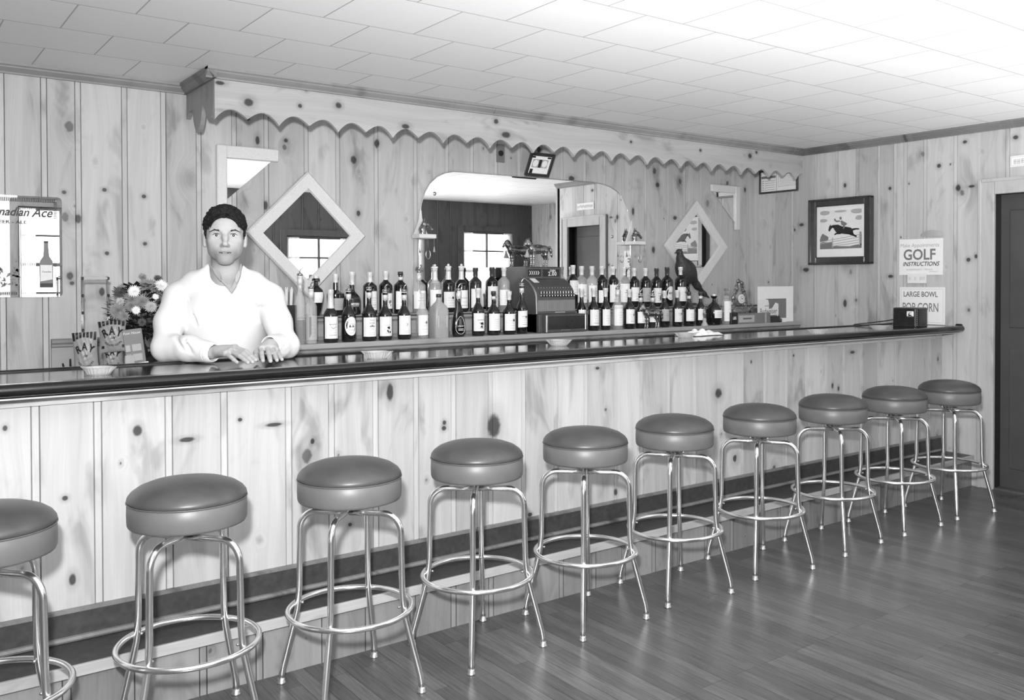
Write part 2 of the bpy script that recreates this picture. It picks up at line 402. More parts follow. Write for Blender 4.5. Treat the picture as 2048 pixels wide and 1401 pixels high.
# text as flat polygons
_tc={}
def txt(s,size=1.,bold=0.,shear=0.,sx=1.,space=1.):
    key=(s,bold,shear,space)
    if key not in _tc:
        cu=bpy.data.curves.new('t','FONT'); cu.body=s; cu.size=1; cu.align_x='CENTER'; cu.align_y='CENTER'; cu.offset=bold; cu.shear=shear; cu.space_character=space
        cu.resolution_u=3
        o=bpy.data.objects.new('t',cu); COL.objects.link(o)
        dg=bpy.context.evaluated_depsgraph_get(); dg.update(); me=o.evaluated_get(dg).to_mesh()
        v=[tuple(p.co)[:2] for p in me.vertices]; f=[tuple(p.vertices) for p in me.polygons]
        o.evaluated_get(dg).to_mesh_clear(); bpy.data.objects.remove(o); bpy.data.curves.remove(cu); _tc[key]=(v,f)
    v,f=_tc[key]; return [(a*size*sx,b*size) for a,b in v],f
def frame(o,R,U):
    o=np.array(o,float); R=np.array(R,float); U=np.array(U,float); Nn=np.cross(R,U)
    return lambda u,v,d=0.: o+R*u+U*v+Nn*d
# ---------------------------------------------------------------- signed distance modelling (smooth unions, one closed skin)
class SDF:
    def __init__(s,xs,ys,zs):
        s.ax=[np.asarray(a,np.float32) for a in(xs,ys,zs)]; s.f=np.full([len(a) for a in s.ax],.5,np.float32)
    def _loc(s,lo,hi,pad):
        sl=[]
        for a,l,h in zip(s.ax,lo,hi):
            i=np.searchsorted(a,l-pad); j=np.searchsorted(a,h+pad); sl.append(slice(max(0,i-1),min(len(a),j+1)))
        P=np.meshgrid(*[a[q] for a,q in zip(s.ax,sl)],indexing='ij',sparse=True); return tuple(sl),P
    def _mix(s,sl,d,k,sub):
        f=s.f[sl]
        if sub: a,b=-f,d
        else: a,b=f,d
        h=np.maximum(k-np.abs(a-b),0)/max(k,1e-6); r=np.minimum(a,b)-h*h*k*.25
        s.f[sl]=-r if sub else r
    def cap(s,a,b,ra,rb=None,k=.01,sub=False,flat=1.):
        rb=ra if rb is None else rb; a=np.array(a,float); b=np.array(b,float); R=max(ra,rb)
        sl,P=s._loc(np.minimum(a,b)-R,np.maximum(a,b)+R,k+.02)
        ba=b-a; L=max(float(ba@ba),1e-9)
        t=np.clip(((P[0]-a[0])*ba[0]+(P[1]-a[1])*ba[1]+(P[2]-a[2])*ba[2])/L,0,1)
        d=np.sqrt((P[0]-a[0]-t*ba[0])**2+(P[1]-a[1]-t*ba[1])**2+(P[2]-a[2]-t*ba[2])**2)-(ra+(rb-ra)*t)
        s._mix(sl,d.astype(np.float32),k,sub); return s
    def ell(s,c,r,k=.01,sub=False,rot=None):
        c=np.array(c,float); r=np.array(r,float); R=max(r)
        sl,P=s._loc(c-R,c+R,k+.02)
        q=[P[i]-c[i] for i in range(3)]
        if rot is not None:
            Rm=np.array(rot); q=[Rm[i][0]*q[0]+Rm[i][1]*q[1]+Rm[i][2]*q[2] for i in range(3)]
        k0=np.sqrt(sum((q[i]/r[i])**2 for i in range(3))); k1=np.sqrt(sum((q[i]/r[i]**2)**2 for i in range(3)))
        d=k0*(k0-1)/np.maximum(k1,1e-6)
        s._mix(sl,d.astype(np.float32),k,sub); return s
    def chain(s,pts,rs,k=.01,sub=False):
        for i in range(len(pts)-1): s.cap(pts[i],pts[i+1],rs[i],rs[i+1],k,sub)
        return s
    def func(s,lo,hi,fn,k=.005,sub=False):
        sl,P=s._loc(np.array(lo),np.array(hi),.01); s._mix(sl,(fn(*P)+0*P[0]+0*P[1]+0*P[2]).astype(np.float32),k,sub); return s
    def mesh(s):
        f=s.f; ins=f<0; n=f.shape
        cnt=np.zeros([n[0]-1,n[1]-1,n[2]-1],np.uint8)
        for dx in(0,1):
            for dy in(0,1):
                for dz in(0,1): cnt+=ins[dx:n[0]-1+dx,dy:n[1]-1+dy,dz:n[2]-1+dz]
        act=np.argwhere((cnt>0)&(cnt<8)); idm=np.full(cnt.shape,-1,np.int32); idm[tuple(act.T)]=np.arange(len(act))
        acc=np.zeros((len(act),3)); num=np.zeros(len(act)); I=act
        cor=[(a,b,c) for a in(0,1) for b in(0,1) for c in(0,1)]
        for a in cor:
            for ax in range(3):
                if a[ax]: continue
                b=list(a); b[ax]=1
                ia=I+np.array(a); ib=I+np.array(b); fa=f[tuple(ia.T)]; fb=f[tuple(ib.T)]; mk=(fa<0)!=(fb<0)
                t=np.where(mk,fa/np.where(mk,fa-fb,1),0)
                pa=np.stack([s.ax[q][ia[:,q]] for q in range(3)],1); pb=np.stack([s.ax[q][ib[:,q]] for q in range(3)],1)
                acc+=np.where(mk[:,None],pa+(pb-pa)*t[:,None],0); num+=mk
        V=acc/np.maximum(num,1)[:,None]; Q=[]
        for ax in range(3):
            o1,o2=[(1,2),(2,0),(0,1)][ax]
            A=[slice(None)]*3; B=[slice(None)]*3; A[ax]=slice(0,n[ax]-1); B[ax]=slice(1,n[ax])
            ch=ins[tuple(A)]!=ins[tuple(B)]; E=np.argwhere(ch)
            E=E[(E[:,o1]>0)&(E[:,o2]>0)&(E[:,o1]<n[o1]-1)&(E[:,o2]<n[o2]-1)]
            if not len(E): continue
            e1=np.zeros(3,int); e1[o1]=1; e2=np.zeros(3,int); e2[o2]=1
            q=np.stack([idm[tuple((E-e1-e2).T)],idm[tuple((E-e2).T)],idm[tuple(E.T)],idm[tuple((E-e1).T)]],1)
            fl=~ins[tuple(E.T)]; q[fl]=q[fl][:,::-1]; Q.append(q)
        Q=np.concatenate(Q); Q=Q[(Q>=0).all(1)]
        return V,Q
    def build(s,name,m,parent=None,loc=None,relax=1,tint=None,keep=None):
        V,Q=s.mesh()
        if keep is not None:
            mk=keep(V); Q=Q[mk[Q].all(1)]
        for _ in range(relax):
            A=np.zeros_like(V); c=np.zeros(len(V))
            for i in range(4):
                for j in((i+1)%4,(i-1)%4): np.add.at(A,Q[:,i],V[Q[:,j]]); np.add.at(c,Q[:,i],1)
            V=V*.5+.5*A/np.maximum(c,1)[:,None]
        me=bpy.data.meshes.new(name); me.from_pydata(V.tolist(),[],Q.tolist()); me.materials.append(M[m] if isinstance(m,str) else m)
        me.polygons.foreach_set('use_smooth',[True]*len(me.polygons))
        if tint is not None:
            a=me.color_attributes.new('tint','FLOAT_COLOR','POINT'); g=tint(V); a.data.foreach_set('color',np.stack([g,g,g,np.ones_like(g)],1).astype(np.float32).ravel())
        o=bpy.data.objects.new(name,me); COL.objects.link(o)
        if parent: o.parent=parent
        if loc is not None: o.location=loc
        return o
# ================================================================ ROOM
ZC=2.44; XW=6.02; YB=4.93; XL=-2.6; YF=-.2; XR=7.48; YP=2.22
def boards(name,joints,lo,hi,z0,z1,fn,m,parent=None,seed=1,bead=.013,depth=.011,flipb=False):
    """tongue-and-groove boards: flat face with a beaded joint at every position; fn(s,depth,z)->3D"""
    rd=random.Random(seed); b=MB(); b.c=[]
    J=[j for j in sorted(joints) if lo+.03<j<hi-.03]
    S=[(lo,0,0)]; bi=0
    for j in J:
        S+=[(j-bead-.0022,0,bi),(j-bead,depth,-1),(j-bead+.0022,.001,-1),(j+bead-.0022,.001,-1),(j+bead,depth,bi+1),(j+bead+.0022,0,bi+1)]; bi+=1
    S.append((hi,0,bi))
    cols=[(rd.random(),rd.random(),rd.random(),1) for _ in range(bi+1)]
    v=[fn(s,d,z0) for s,d,_ in S]+[fn(s,d,z1) for s,d,_ in S]; n=len(S); f=[]
    for i in range(n-1):
        f.append((i,i+1,n+i+1,n+i)); b.c.append(cols[S[i][2]] if S[i][2]>=0 else (.31,.74,.5,1))
    # body behind the face
    t=.04
    k=len(v); v+=[fn(lo,t,z0),fn(hi,t,z0),fn(lo,t,z1),fn(hi,t,z1)]
    f+=[(k,k+2,k+3,k+1),(0,n,k+2,k),(n-1,k+1,k+3,2*n-1)]; b.c+=[cols[0],cols[0],cols[-1]]
    f+=[tuple(list(range(n))+[k+1,k]),tuple(list(range(n,2*n))[::-1]+[k+2,k+3])]; b.c+=[cols[0]]*2
    b.add(v,f); return b.build(name,m,parent,smooth=False)
back_j=[-2.3,-2.05,-1.83,-1.6,-1.35,-1.12,-.9,-.66,-.45,-.2,.02,.2,.37,.535,.715,.865,1.08,1.27,1.45,1.64,1.82,2.055,2.25,2.5,2.77,3.0,3.19,3.38,3.57,3.75,3.94,4.15,4.34,4.52,4.75,4.99,5.17,5.36,5.54,5.77,5.93]
right_j=[4.73,4.55,4.33,4.14,3.96,3.78,3.65,3.57,3.42,3.2]
o=boards('wall_back',back_j,XL,XW,0,ZC,lambda s,d,z:(s,YB+d,z),'wall',seed=3); struct(o,'knotty pine board wall behind the bar')
o=boards('wall_right',right_j,3.03,YB,0,ZC,lambda s,d,z:(XW+d,s,z),'wallr',seed=5); struct(o,'knotty pine side wall with the framed horse print')
# wall over and beyond the doorway
b=boards('wall_right',[2.85,2.68,2.5],2.33,3.03,2.02,ZC,lambda s,d,z:(XW+d,s,z),'wallr',seed=6); struct(b)
b=boards('wall_right',[],YP,2.33,0,ZC,lambda s,d,z:(XW+d,s,z),'wallr',seed=8); struct(b)
jn=[YF+.19*i for i in range(1,12)]
struct(boards('wall_right',jn,YF,YP,0,ZC,lambda s,d,z:(XR+d,s,z),'wallr',seed=9))
struct(boards('wall_right',[6.2,6.4,6.6,6.8,7.0,7.2,7.35],XW,XR,0,ZC,lambda s,d,z:(s,YP+d,z),'wall',seed=10))
struct(boards('wall_left',[YF+.2*i for i in range(1,25)],YF,YB,0,ZC,lambda s,d,z:(XL-d,s,z),'wallr',seed=11))
# front wall (behind the camera) with window openings
wins=[(1.22,1.98,1.0,2.14),(3.93,4.75,.9,1.93),(5.02,5.76,1.0,2.02),(6.34,7.14,1.0,2.06)]
xs=[XL]; 
for a,b_,_,_ in wins: xs+=[a,b_]
xs.append(XR)
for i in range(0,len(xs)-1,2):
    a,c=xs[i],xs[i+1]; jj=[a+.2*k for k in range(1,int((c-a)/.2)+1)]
    struct(boards('wall_front',jj,a,c,0,ZC,lambda s,d,z:(s,YF-d,z),'front' if i else 'wallr',seed=20+i))  # first segment in light pine, the others in pine with painted-in shade
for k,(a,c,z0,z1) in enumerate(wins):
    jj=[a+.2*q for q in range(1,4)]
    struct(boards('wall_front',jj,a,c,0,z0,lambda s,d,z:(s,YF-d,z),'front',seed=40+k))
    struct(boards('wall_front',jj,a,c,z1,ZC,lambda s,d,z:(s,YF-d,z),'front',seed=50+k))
    w=struct(MB().box(a-.07,a,YF,YF+.02,z0-.07,z1+.07).box(c,c+.07,YF,YF+.02,z0-.07,z1+.07).box(a,c,YF,YF+.02,z1,z1+.07).box(a-.02,c+.02,YF,YF+.05,z0-.07,z0).build('window_%d'%(k+1),'dcasing'))
    q=MB(); zm=(z0+z1)/2; xm=(a+c)/2
    for x in(a,c-.035): q.box(x,x+.035,YF-.045,YF-.01,z0,z1)
    for z in(z0,zm-.02,z1-.035): q.box(a+.035,c-.035,YF-.045,YF-.01,z,z+.035)
    q.box(xm-.012,xm+.012,YF-.04,YF-.015,z0+.035,zm-.02).box(xm-.012,xm+.012,YF-.04,YF-.015,zm+.015,z1-.035)
    for z in((z0+zm)/2,(z1+zm)/2): q.box(a+.035,c-.035,YF-.038,YF-.017,z-.01,z+.01)
    q.build('window_sash','dcasing',w)
    MB().box(a+.02,c-.02,YF-.031,YF-.027,z0+.02,z1-.02).build('window_pane','glass',w)
    q=MB()
    for side in(0,1):
        x0=a+.01 if side==0 else c-.15; n=24
        v=[];f=[]
        for i in range(n+1):
            x=x0+.14*i/n; y=YF+.012+.010*math.sin(i*1.9)
            v+=[(x,y,z0-.02),(x,y,z1-.02)]
        f=[(2*i,2*i+2,2*i+3,2*i+1) for i in range(n)]; q.add(v,f)
    q.build('curtain','curtain',w)
# floor and ceiling
struct(MB().box(XL-.05,XR+.6,YF-.06,YB+.04,-.05,0).build('floor','floor'),'dark varnished hardwood strip floor')
struct(MB().box(XL-.05,XR+.6,YF-.06,YB+.04,ZC,ZC+.05).build('ceiling','ceil'),'white ceiling of staggered fibre tiles')
# crown mouldings
def crown_prof(y,s): # (y,z) profile, s=-1 projects to smaller y
    return [(y,ZC-.05),(y,ZC),(y+s*.045,ZC),(y+s*.045,ZC-.012),(y+s*.036,ZC-.018),(y+s*.036,ZC-.024),(y+s*.020,ZC-.038),(y+s*.014,ZC-.042),(y+s*.014,ZC-.05)]
struct(MB().ext(crown_prof(YB,-1),XL,1.387).build('trim_1','crown',auto=40),'ceiling moulding on the back wall')
struct(MB().ext(crown_prof(XW,-1),YP,4.43,'y').build('trim_2','crowny',auto=40),'ceiling moulding on the right wall')
struct(MB().box(XW-.012,XW+.05,YP-.014,YP+.014,0,ZC-.05,.003).build('trim_3','casing'),'corner bead at the end of the side wall')
# door
d0,d1,dz=2.41,2.93,1.966
dr=struct(MB().box(XW-.018,XW+.012,d1,d1+.10,0,dz+.10,.004).box(XW-.018,XW+.012,d0-.10,d0,0,dz+.10,.004).box(XW-.018,XW+.012,d0,d1,dz,dz+.10,.004)
  .box(XW-.026,XW-.016,d1+.082,d1+.104,0,dz+.102,.003).box(XW-.026,XW-.016,d0-.104,d0-.082,0,dz+.102,.003).box(XW-.026,XW-.016,d0-.08,d1+.08,dz+.082,dz+.104,.003).build('door_1','casing'),'doorway with pale pine casing')
MB().box(XW+.012,XW+.13,d1,d1+.03,0,dz+.02).box(XW+.012,XW+.13,d0-.03,d0,0,dz+.02).box(XW+.012,XW+.13,d0,d1,dz,dz+.03).build('door_jamb','jamb',dr)
q=MB().box(XW+.085,XW+.12,d0,d1,0.01,dz)
q.box(XW+.078,XW+.086,d0+.06,d1-.06,1.08,1.86,.003).box(XW+.078,XW+.086,d0+.06,d1-.06,.14,.94,.003)
q.build('door_leaf','door',dr)
MB().box(XW-.0,XW+.085,d0,d1,0,.012).build('door_threshold','floor',dr)
# ================================================================ BAR
ZT=1.085; YR=3.116; YE=3.626; YBF=3.29; XB0=-2.2
bt=thing('worktop','long varnished dark bar top with rounded black edge rail','bar top',(0,0,0))
def cpoly(nm=8):
    return None
q=MB().box(XB0,XW-.005,YR+.06,YE,ZT-.042,ZT-.003,.003); q.build('counter_slab','counter',bt)
MB().box(XB0,XW-.005,YE-.018,YE+.004,ZT-.04,ZT+.004,.004).build('back_edge','rail',bt)
# rounded arm rail, ends in a nosed tip short of the wall
prof=[]
for i in range(15):
    a=PI*.5+PI*1.0*i/14; prof.append((YR+.019+.019*math.cos(a),ZT-.0185+.0195*math.sin(a)))
prof=[(YR+.072,ZT-.002),(YR+.06,ZT+.0015)]+[(YR+.045,ZT+.0025)]+prof+[(YR+.05,ZT-.038),(YR+.072,ZT-.038)]
MB().ext(prof,XB0,XW-.03).build('arm_rail','rail',bt,auto=35)
q=MB().box(XW-.03,XW-.006,YR+.02,YR+.07,ZT-.038,ZT+.012,.008); q.build('rail_end','rail',bt)
bf=thing('bar_counter','bar front of vertical knotty pine boards with dark kick band','bar',(0,0,0))
bj=[-1.9,-1.71,-1.52,-1.33,-1.13,-.94,-.75,-.56,-.37,-.17,.03,.235,.444,.629,.858,1.051,1.295,1.47,1.661,1.848,2.031,2.223,2.404,2.593,2.776,2.97,3.142,3.335,3.53,3.72,3.915,4.105,4.30,4.49,4.683,4.867,5.054,5.243,5.428,5.614,5.859]
boards('front_panel',bj,XB0,XW-.002,.30,1.02,lambda s,d,z:(s,YBF+d,z),'bar',bf,seed=13,bead=.012)
MB().ext([(YBF-.002,1.0),(YBF-.002,1.034),(YR+.05,1.034),(YR+.05,1.039),(YBF+.02,1.039),(YBF+.02,1.0)],XB0,XW-.002).build('rail_support','trim',bf)
tp=[(YBF-.001,.996),(YBF-.016,.998),(YBF-.018,1.004),(YBF-.022,1.022),(YBF-.030,1.026),(YBF-.034,1.034),(YBF-.001,1.034)]
MB().ext(tp,XB0,XW-.12).build('trim_moulding','trim',bf,auto=30)
MB().box(XB0,XW-.002,YBF-.009,YBF+.02,.222,.306,0).build('kick_band','dark',bf)
MB().ext([(YBF-.012,.302),(YBF-.012,.312),(YBF+.002,.316),(YBF+.002,.302)],XB0,XW-.002).build('kick_cap','riser',bf)
MB().ext([(YBF-.02,.209),(YBF-.024,.216),(YBF-.018,.224),(YBF-.008,.226),(YBF-.008,.209)],XB0,XW-.002).build('kick_moulding','riser',bf,auto=40)
MB().box(XB0,XW-.002,3.072,YBF+.02,.190,.2065,0).build('foot_step','dark',bf)
MB().box(XB0,XW-.002,3.060,3.074,.172,.208,.002).build('step_nosing','nosing',bf)
rj=[x+.05 for x in bj]
boards('step_riser',rj,XB0,XW-.002,0,.176,lambda s,d,z:(s,3.078+d*.8,z),'riser',bf,seed=17,bead=.012)
MB().box(XB0,XW-.002,3.0795,3.10,0,.19).build('riser_backing','dark',bf)
# ================================================================ VALANCE
va=thing('valance','scalloped knotty pine valance under the ceiling above the back bar','valance',(0,0,0))
YV=4.45; X0V=1.387; PER=.3245
q=MB(); ns=24; v=[];f=[]; xs_=[]; 
N=int((XW-X0V)/PER*ns)+1
for i in range(N+1):
    x=min(XW-.002,X0V+PER*i/ns); ph=((x-X0V)/PER)%1
    if ph<.5: u=ph/.5; z=2.191+(.058)*math.sin(PI*u)**.85 if u<.5 else 2.208+.041*math.sin(PI*u)
    else:
        u=(ph-.5)/.5; z=2.208+.041*math.sin(PI*u) if u<.5 else 2.191+.058*math.sin(PI*u)**.85
    # rounded trough at half period, point at full period
    xs_.append((x,z))
n=len(xs_)
for y in(YV,YV+.022):
    v+=[(x,y,z) for x,z in xs_]+[(x,y,ZC-.002) for x,z in xs_]
for i in range(n-1):
    f+=[(i,i+1,n+i+1,n+i),(2*n+i,3*n+i,3*n+i+1,2*n+i+1),(i,2*n+i,2*n+i+1,i+1)]
f.append((0,n,3*n,2*n)); f.append((n-1,3*n-1,4*n-1,2*n-1)); q.add(v,f); q.build('scalloped_board','val',va)
# side return with an ogee foot
sp=[(YV+.022,ZC-.002),(YV+.022,2.26)]
for i in range(1,9):
    u=i/8; sp.append((YV+.022+.14*u,2.26-.055*math.sin(PI*u)**.8+.005*u))
sp+=[(YV+.20,2.295)]
for i in range(1,10):
    u=i/9; sp.append((YV+.20+.17*u,2.295-.13*math.sin(PI*u)**.7))
sp+=[(YB-.05,2.29),(YB-.002,2.26),(YB-.002,ZC-.002)]
MB().ext(sp,X0V,X0V+.022).build('side_return','valside',va)
MB().ext(crown_prof(YV,-1),X0V-.045,XW-.0).build('crown','crown',va,auto=40)
MB().ext([(a,b) for a,b in crown_prof(X0V,-1)],YV-.04,YB-.0,'y').build('crown','crowny',va,auto=40)
# ================================================================ BACK BAR
ZS=1.07; YS=4.42; ZU=1.205; YU=4.66; XS0=1.42
bb=thing('back_bar','pale wooden back bar with a moulded edge and a raised bottle step','back bar',(0,0,0))
MB().box(XS0,XW-.06,YS,YU+.01,ZS-.028,ZS,.004).build('lower_shelf','backbar',bb)
MB().ext([(YS+.004,ZS-.028),(YS+.012,ZS-.034),(YS+.012,ZS-.046),(YS+.022,ZS-.052),(YS+.03,ZS-.066),(YS+.06,ZS-.066),(YS+.06,ZS-.028)],XS0,XW-.06).build('edge_moulding','shelfwood',bb,auto=40)
MB().box(XS0+.01,XW-.06,YS+.05,YB-.004,0,ZS-.03).build('cabinet','shelfwood',bb)
MB().box(XS0,XW-.25,YU,YB-.004,ZU-.03,ZU,.004).build('bottle_step','backbar',bb)
q=MB().box(XS0,XW-.25,YU+.02,YU+.04,ZS,ZU-.03); q.build('step_riser','shelfwood',bb)
q=MB(); x=XS0+.05
while x<XW-.45: q.box(x,x+.20,YU+.014,YU+.0205,ZS+.02,ZU-.042,.002); x+=.24
q.build('riser_panels','backbar',bb)
q=MB().box(XS0,XW-.25,YU-.006,YU+.004,ZU-.012,ZU-.004); q.build('shelf_label_strip','dark',bb)
wc=thing('work_counter','lower wooden work counter with backsplash left of the back bar','counter',(0,0,0))
MB().box(-.3,XS0-.002,4.28,YB-.03,.94,.975,.004).build('counter_top','shelfwood',wc)
MB().box(-.28,XS0-.01,4.32,YB-.03,0,.94).build('cabinet','shelfwood',wc)
MB().box(.735,XS0-.002,YB-.028,YB-.003,.975,1.075).build('backsplash','backbar',wc)
MB().ext([(YB-.045,1.10),(YB-.045,1.112),(YB-.035,1.118),(YB-.003,1.118),(YB-.003,1.075),(YB-.03,1.075),(YB-.036,1.082),(YB-.036,1.09)],.735,XS0-.002).build('cap_moulding','crown',wc,auto=40)
# ================================================================ STOOLS
SX=[.262,.802,1.331,1.873,2.395,2.941,3.525,4.131,4.722,5.284]; SYc=2.854
SY=[0,.01,-.022,.011,-.011,.01,.003,.006,.008,-.012]
STH=[-.85,-.901,-.786,-.669,-.741,-.912,-.963,-.721,-.818,-.900]
def arc(c,r,a0,a1,n): return [(c[0]+r*math.cos(a0+(a1-a0)*i/n),c[1]+r*math.sin(a0+(a1-a0)*i/n)) for i in range(n+1)]
def make_stool():
    t=thing('bar_stool','','stool',(0,0,0))
    # seat cushion
    R=.175
    top=[(R-.002,.727),(R+.001,.733),(R-.001,.742),(R-.010,.754),(R-.03,.768),(R-.06,.779),(R-.1,.786),(.04,.789),(0,.79)]
    band=[(0,.652),(R-.012,.652),(R-.003,.655),(R,.662),(R+.001,.69),(R,.722),(R-.004,.727),(0,.7275)]
    s=MB().lathe(band,48).build('seat','vinylb',t,smooth=True)
    MB().lathe([(R-.004,.7265)]+top,48).build('seat_top','vinyl',s,smooth=True)
    q=MB(); q.tube([( (R+.001)*math.cos(2*PI*i/48),(R+.001)*math.sin(2*PI*i/48),.7275) for i in range(48)],.0018,6,True); q.build('seat_piping','piping',s,smooth=True)
    MB().lathe([(0,.625),(.05,.625),(.055,.634),(.09,.640),(.115,.648),(.115,.6525),(0,.6525)],28).build('swivel_plate','chrome',t,smooth=True)
    for k in range(4):
        a=k*PI/2; zt=.606 if k%2==0 else .614
        p2=[(.0,zt),(.06,zt),(.105,zt)]
        p2+=[(x,z) for x,z in arc((.118,zt-.062),.062,PI/2,0.0,8)]
        p2+=[(.182,.45),(.184,.34),(.188,.29),(.193,.26),(.206,.21),(.222,.15),(.238,.09),(.246,.06),(.250,.035),(.251,.014)]
        b=MB().tube([(r*math.cos(a),r*math.sin(a),z) for r,z in p2],.0108,12)
        lg=b.build('leg','chrome',t,smooth=True)
        fx,fy=.251*math.cos(a),.251*math.sin(a)
        MB().lathe([(0,0),(.016,0),(.0165,.003),(.015,.006),(.0125,.009),(.0122,.02),(0,.02)],16,(fx,fy,0)).build('foot_glide','steel',lg,smooth=True)
    q=MB().tube([(.209*math.cos(2*PI*i/56),.209*math.sin(2*PI*i/56),.277) for i in range(56)],.0095,10,True)
    q.build('foot_ring','chrome',t,smooth=True)
    for k in range(4):
        a=k*PI/2; MB().ball((.172*math.cos(a),.172*math.sin(a),.286),.005,8,5).build('ring_screw','steel',t,smooth=True)
    return t
ordn=['first','second','third','fourth','fifth','sixth','seventh','eighth','ninth','tenth']
st0=make_stool()
for i in range(10):
    o=st0 if i==0 else copy_tree(st0)
    o.location=(SX[i],SYc+SY[i],0); o.rotation_euler=(0,0,STH[i]); o['group']='bar stools in a row along the bar'
    o['label']='chrome bar stool with padded seat, '+({0:'cut off by the left picture edge',1:'second from the left and the largest seen whole',9:'last in the row, beside the doorway',8:'second from the doorway end of the row'}.get(i,ordn[i]+' from the left in the row'))
# chrome legs use spare rotation of the seat only; nothing else
# ================================================================ WALL FITTINGS (back wall)
def beer_mirror():
    x0,x1,z0,z1=.235,.788,1.325,1.812; y=YB-.006
    t=thing('sign_mirror','printed bar mirror with flowing script and a bottle, at the left edge','mirror sign',(x0,y,z0))
    w,h=x1-x0,z1-z0
    r=.02; pts=[]
    for cx,cz,a in((w-r,h-r,0),(r,h-r,PI/2),(r,r,PI),(w-r,r,PI*1.5)):
        pts+= [(cx+r*math.cos(a+PI/2*i/5),cz+r*math.sin(a+PI/2*i/5)) for i in range(6)]
    fr=lambda u,v,d=0.:(u,-d-.004,v)
    MB().prism(pts,-.004,.0,lambda u,v,d:(u,-d-.004,v)).build('mirror_glass','mirror',t)
    q=MB(); P=lambda u,v,d=.0:(u,-.0046-d,v)
    def quad(b,u0,u1,v0,v1,d=0.): b.add([P(u0,v0,d),P(u1,v0,d),P(u1,v1,d),P(u0,v1,d)],[(0,1,2,3)])
    # beaded dark border along top and right, and bottom
    u=.0
    while u<w-.03: quad(q,u,u+.0045,h-.026,h-.012); u+=.0075
    quad(q,0,w-.02,h-.0285,h-.0265); quad(q,0,w-.02,h-.0115,h-.0095)
    v=h-.03
    while v>h-.11: quad(q,w-.036,w-.022,v,v+.0045); v-=.0075
    v=.19
    while v>.05: quad(q,w-.036,w-.024,v,v+.003); v-=.0075
    u=0
    while u<w-.2: quad(q,u,u+.005,.012,.024); u+=.0075
    quad(q,0,w-.2,.009,.0105); quad(q,0,w-.2,.0255,.027)
    q.build('border','ink',t)
    q=MB()
    for s,uu,vv,sz,sh in(('Canadian',.318,h-.080,.056,.35),('Ace',.466,h-.080,.062,.35)):
        tv,tf=txt(s,sz,.026,sh,.88); q.add([P(a+uu,b+vv) for a,b in tv],tf)
    tv,tf=txt('BEER - ALE',.021,.03,0,1.35); q.add([P(a+.335,b+h-.128) for a,b in tv],tf); q.build('lettering','ink',t)
    # printed bottle
    bx=w-.070; q=MB(); o=[(-.029,.045),(.029,.045),(.030,.155),(.027,.175),(.013,.198),(.010,.24),(.0095,.262),(-.0095,.262),(-.010,.24),(-.013,.198),(-.027,.175),(-.030,.155)]
    q.add([P(bx+a,b_,.0004) for a,b_ in o],[tuple(range(12))]); q.build('bottle_print','grey',t)
    q=MB(); q.add([P(bx+a,b_,.0008) for a,b_ in[(-.026,.075),(.026,.085),(.026,.155),(-.026,.155)]],[(0,1,2,3)]); q.build('bottle_print_label','paper',t)
    q=MB(); q.add([P(bx+a,b_,.0012) for a,b_ in[(-.028,.046),(.028,.046),(.028,.066),(-.028,.066)]],[(0,1,2,3)]); 
    tv,tf=txt('Canadian',.011,.01,.3); q.add([P(bx+a,b_+.122,.0014) for a,b_ in tv],tf)
    q.add([P(bx+a,b_,.001) for a,b_ in[(-.010,.262),(.010,.262),(.010,.272),(-.010,.272)]],[(0,1,2,3)]); q.build('bottle_print_details','ink',t)
    # printed hand of cards and flowers
    q=MB(); rd=random.Random(4)
    for k in range(7):
        a=math.radians(100+16*k); c=np.array([.27,.10]); d=np.array([math.cos(a),math.sin(a)]); n=np.array([-d[1],d[0]])
        pp=[c+d*.03-n*.018,c+d*.13-n*.026,c+d*.15,c+d*.13+n*.026,c+d*.03+n*.018]; q.add([P(*p,.0003+.0002*k) for p in pp],[(0,1,2,3,4)])
    q.build('printed_fan','paper',t)
    q=MB()
    for k in range(7):
        a=math.radians(104+16*k); c=np.array([.27,.10]); d=np.array([math.cos(a),math.sin(a)]); n=np.array([-d[1],d[0]])
        for j in range(4): p=c+d*(.06+.018*j); q.add([P(*(p+n*.012),.002),P(*(p-n*.012),.002),P(*(p-n*.012+d*.007),.002),P(*(p+n*.012+d*.007),.002)],[(0,1,2,3)])
    for k in range(40):
        c=np.array([.24+rd.random()*.13,.05+rd.random()*.085]); a=rd.random()*PI; d=np.array([math.cos(a),math.sin(a)])*(.008+.012*rd.random()); n=np.array([-d[1],d[0]])*.35
        q.add([P(*(c-d),.0022),P(*(c+n),.0022),P(*(c+d),.0022),P(*(c-n),.0022)],[(0,1,2,3)])
    q.build('printed_shading','grey',t)
beer_mirror()
def arch_mirror():
    pts=[(2.784,1.21)]
    left=[(2.784,1.60),(2.788,1.70),(2.803,1.874),(2.828,1.95),(2.866,2.012),(2.918,2.058),(2.975,2.086),(3.04,2.10)]
    zt=2.106; right=[(4.20,2.106),(4.30,2.100),(4.38,2.083),(4.45,2.052),(4.508,2.002),(4.545,1.94),(4.568,1.86),(4.578,1.76),(4.582,1.60),(4.582,1.21)]
    pts=pts+left+right
    c=(3.68,1.2); t=thing('arched_mirror','large frameless wall mirror with rounded top corners behind the bottles','mirror',(c[0],YB-.002,c[1]))
    P=[(a-c[0],b-c[1]) for a,b in pts]
    MB().prism(P,.0,.012,lambda u,v,d:(u,-d-.001,v)).build('mirror_glass','mirror',t)
    # bright ground edge
    q=MB().tube([(u,-.0125,v) for u,v in P],.0028,6); q.build('ground_edge','tile_edge',t,smooth=True)
    q=MB()
    for u,v in((2.90,1.95),(4.40,1.72)): q.ball((u-c[0],-.014,v-c[1]),(.012,.005,.012),12,6)
    q.build('rosette','steel',t,smooth=True)
arch_mirror()
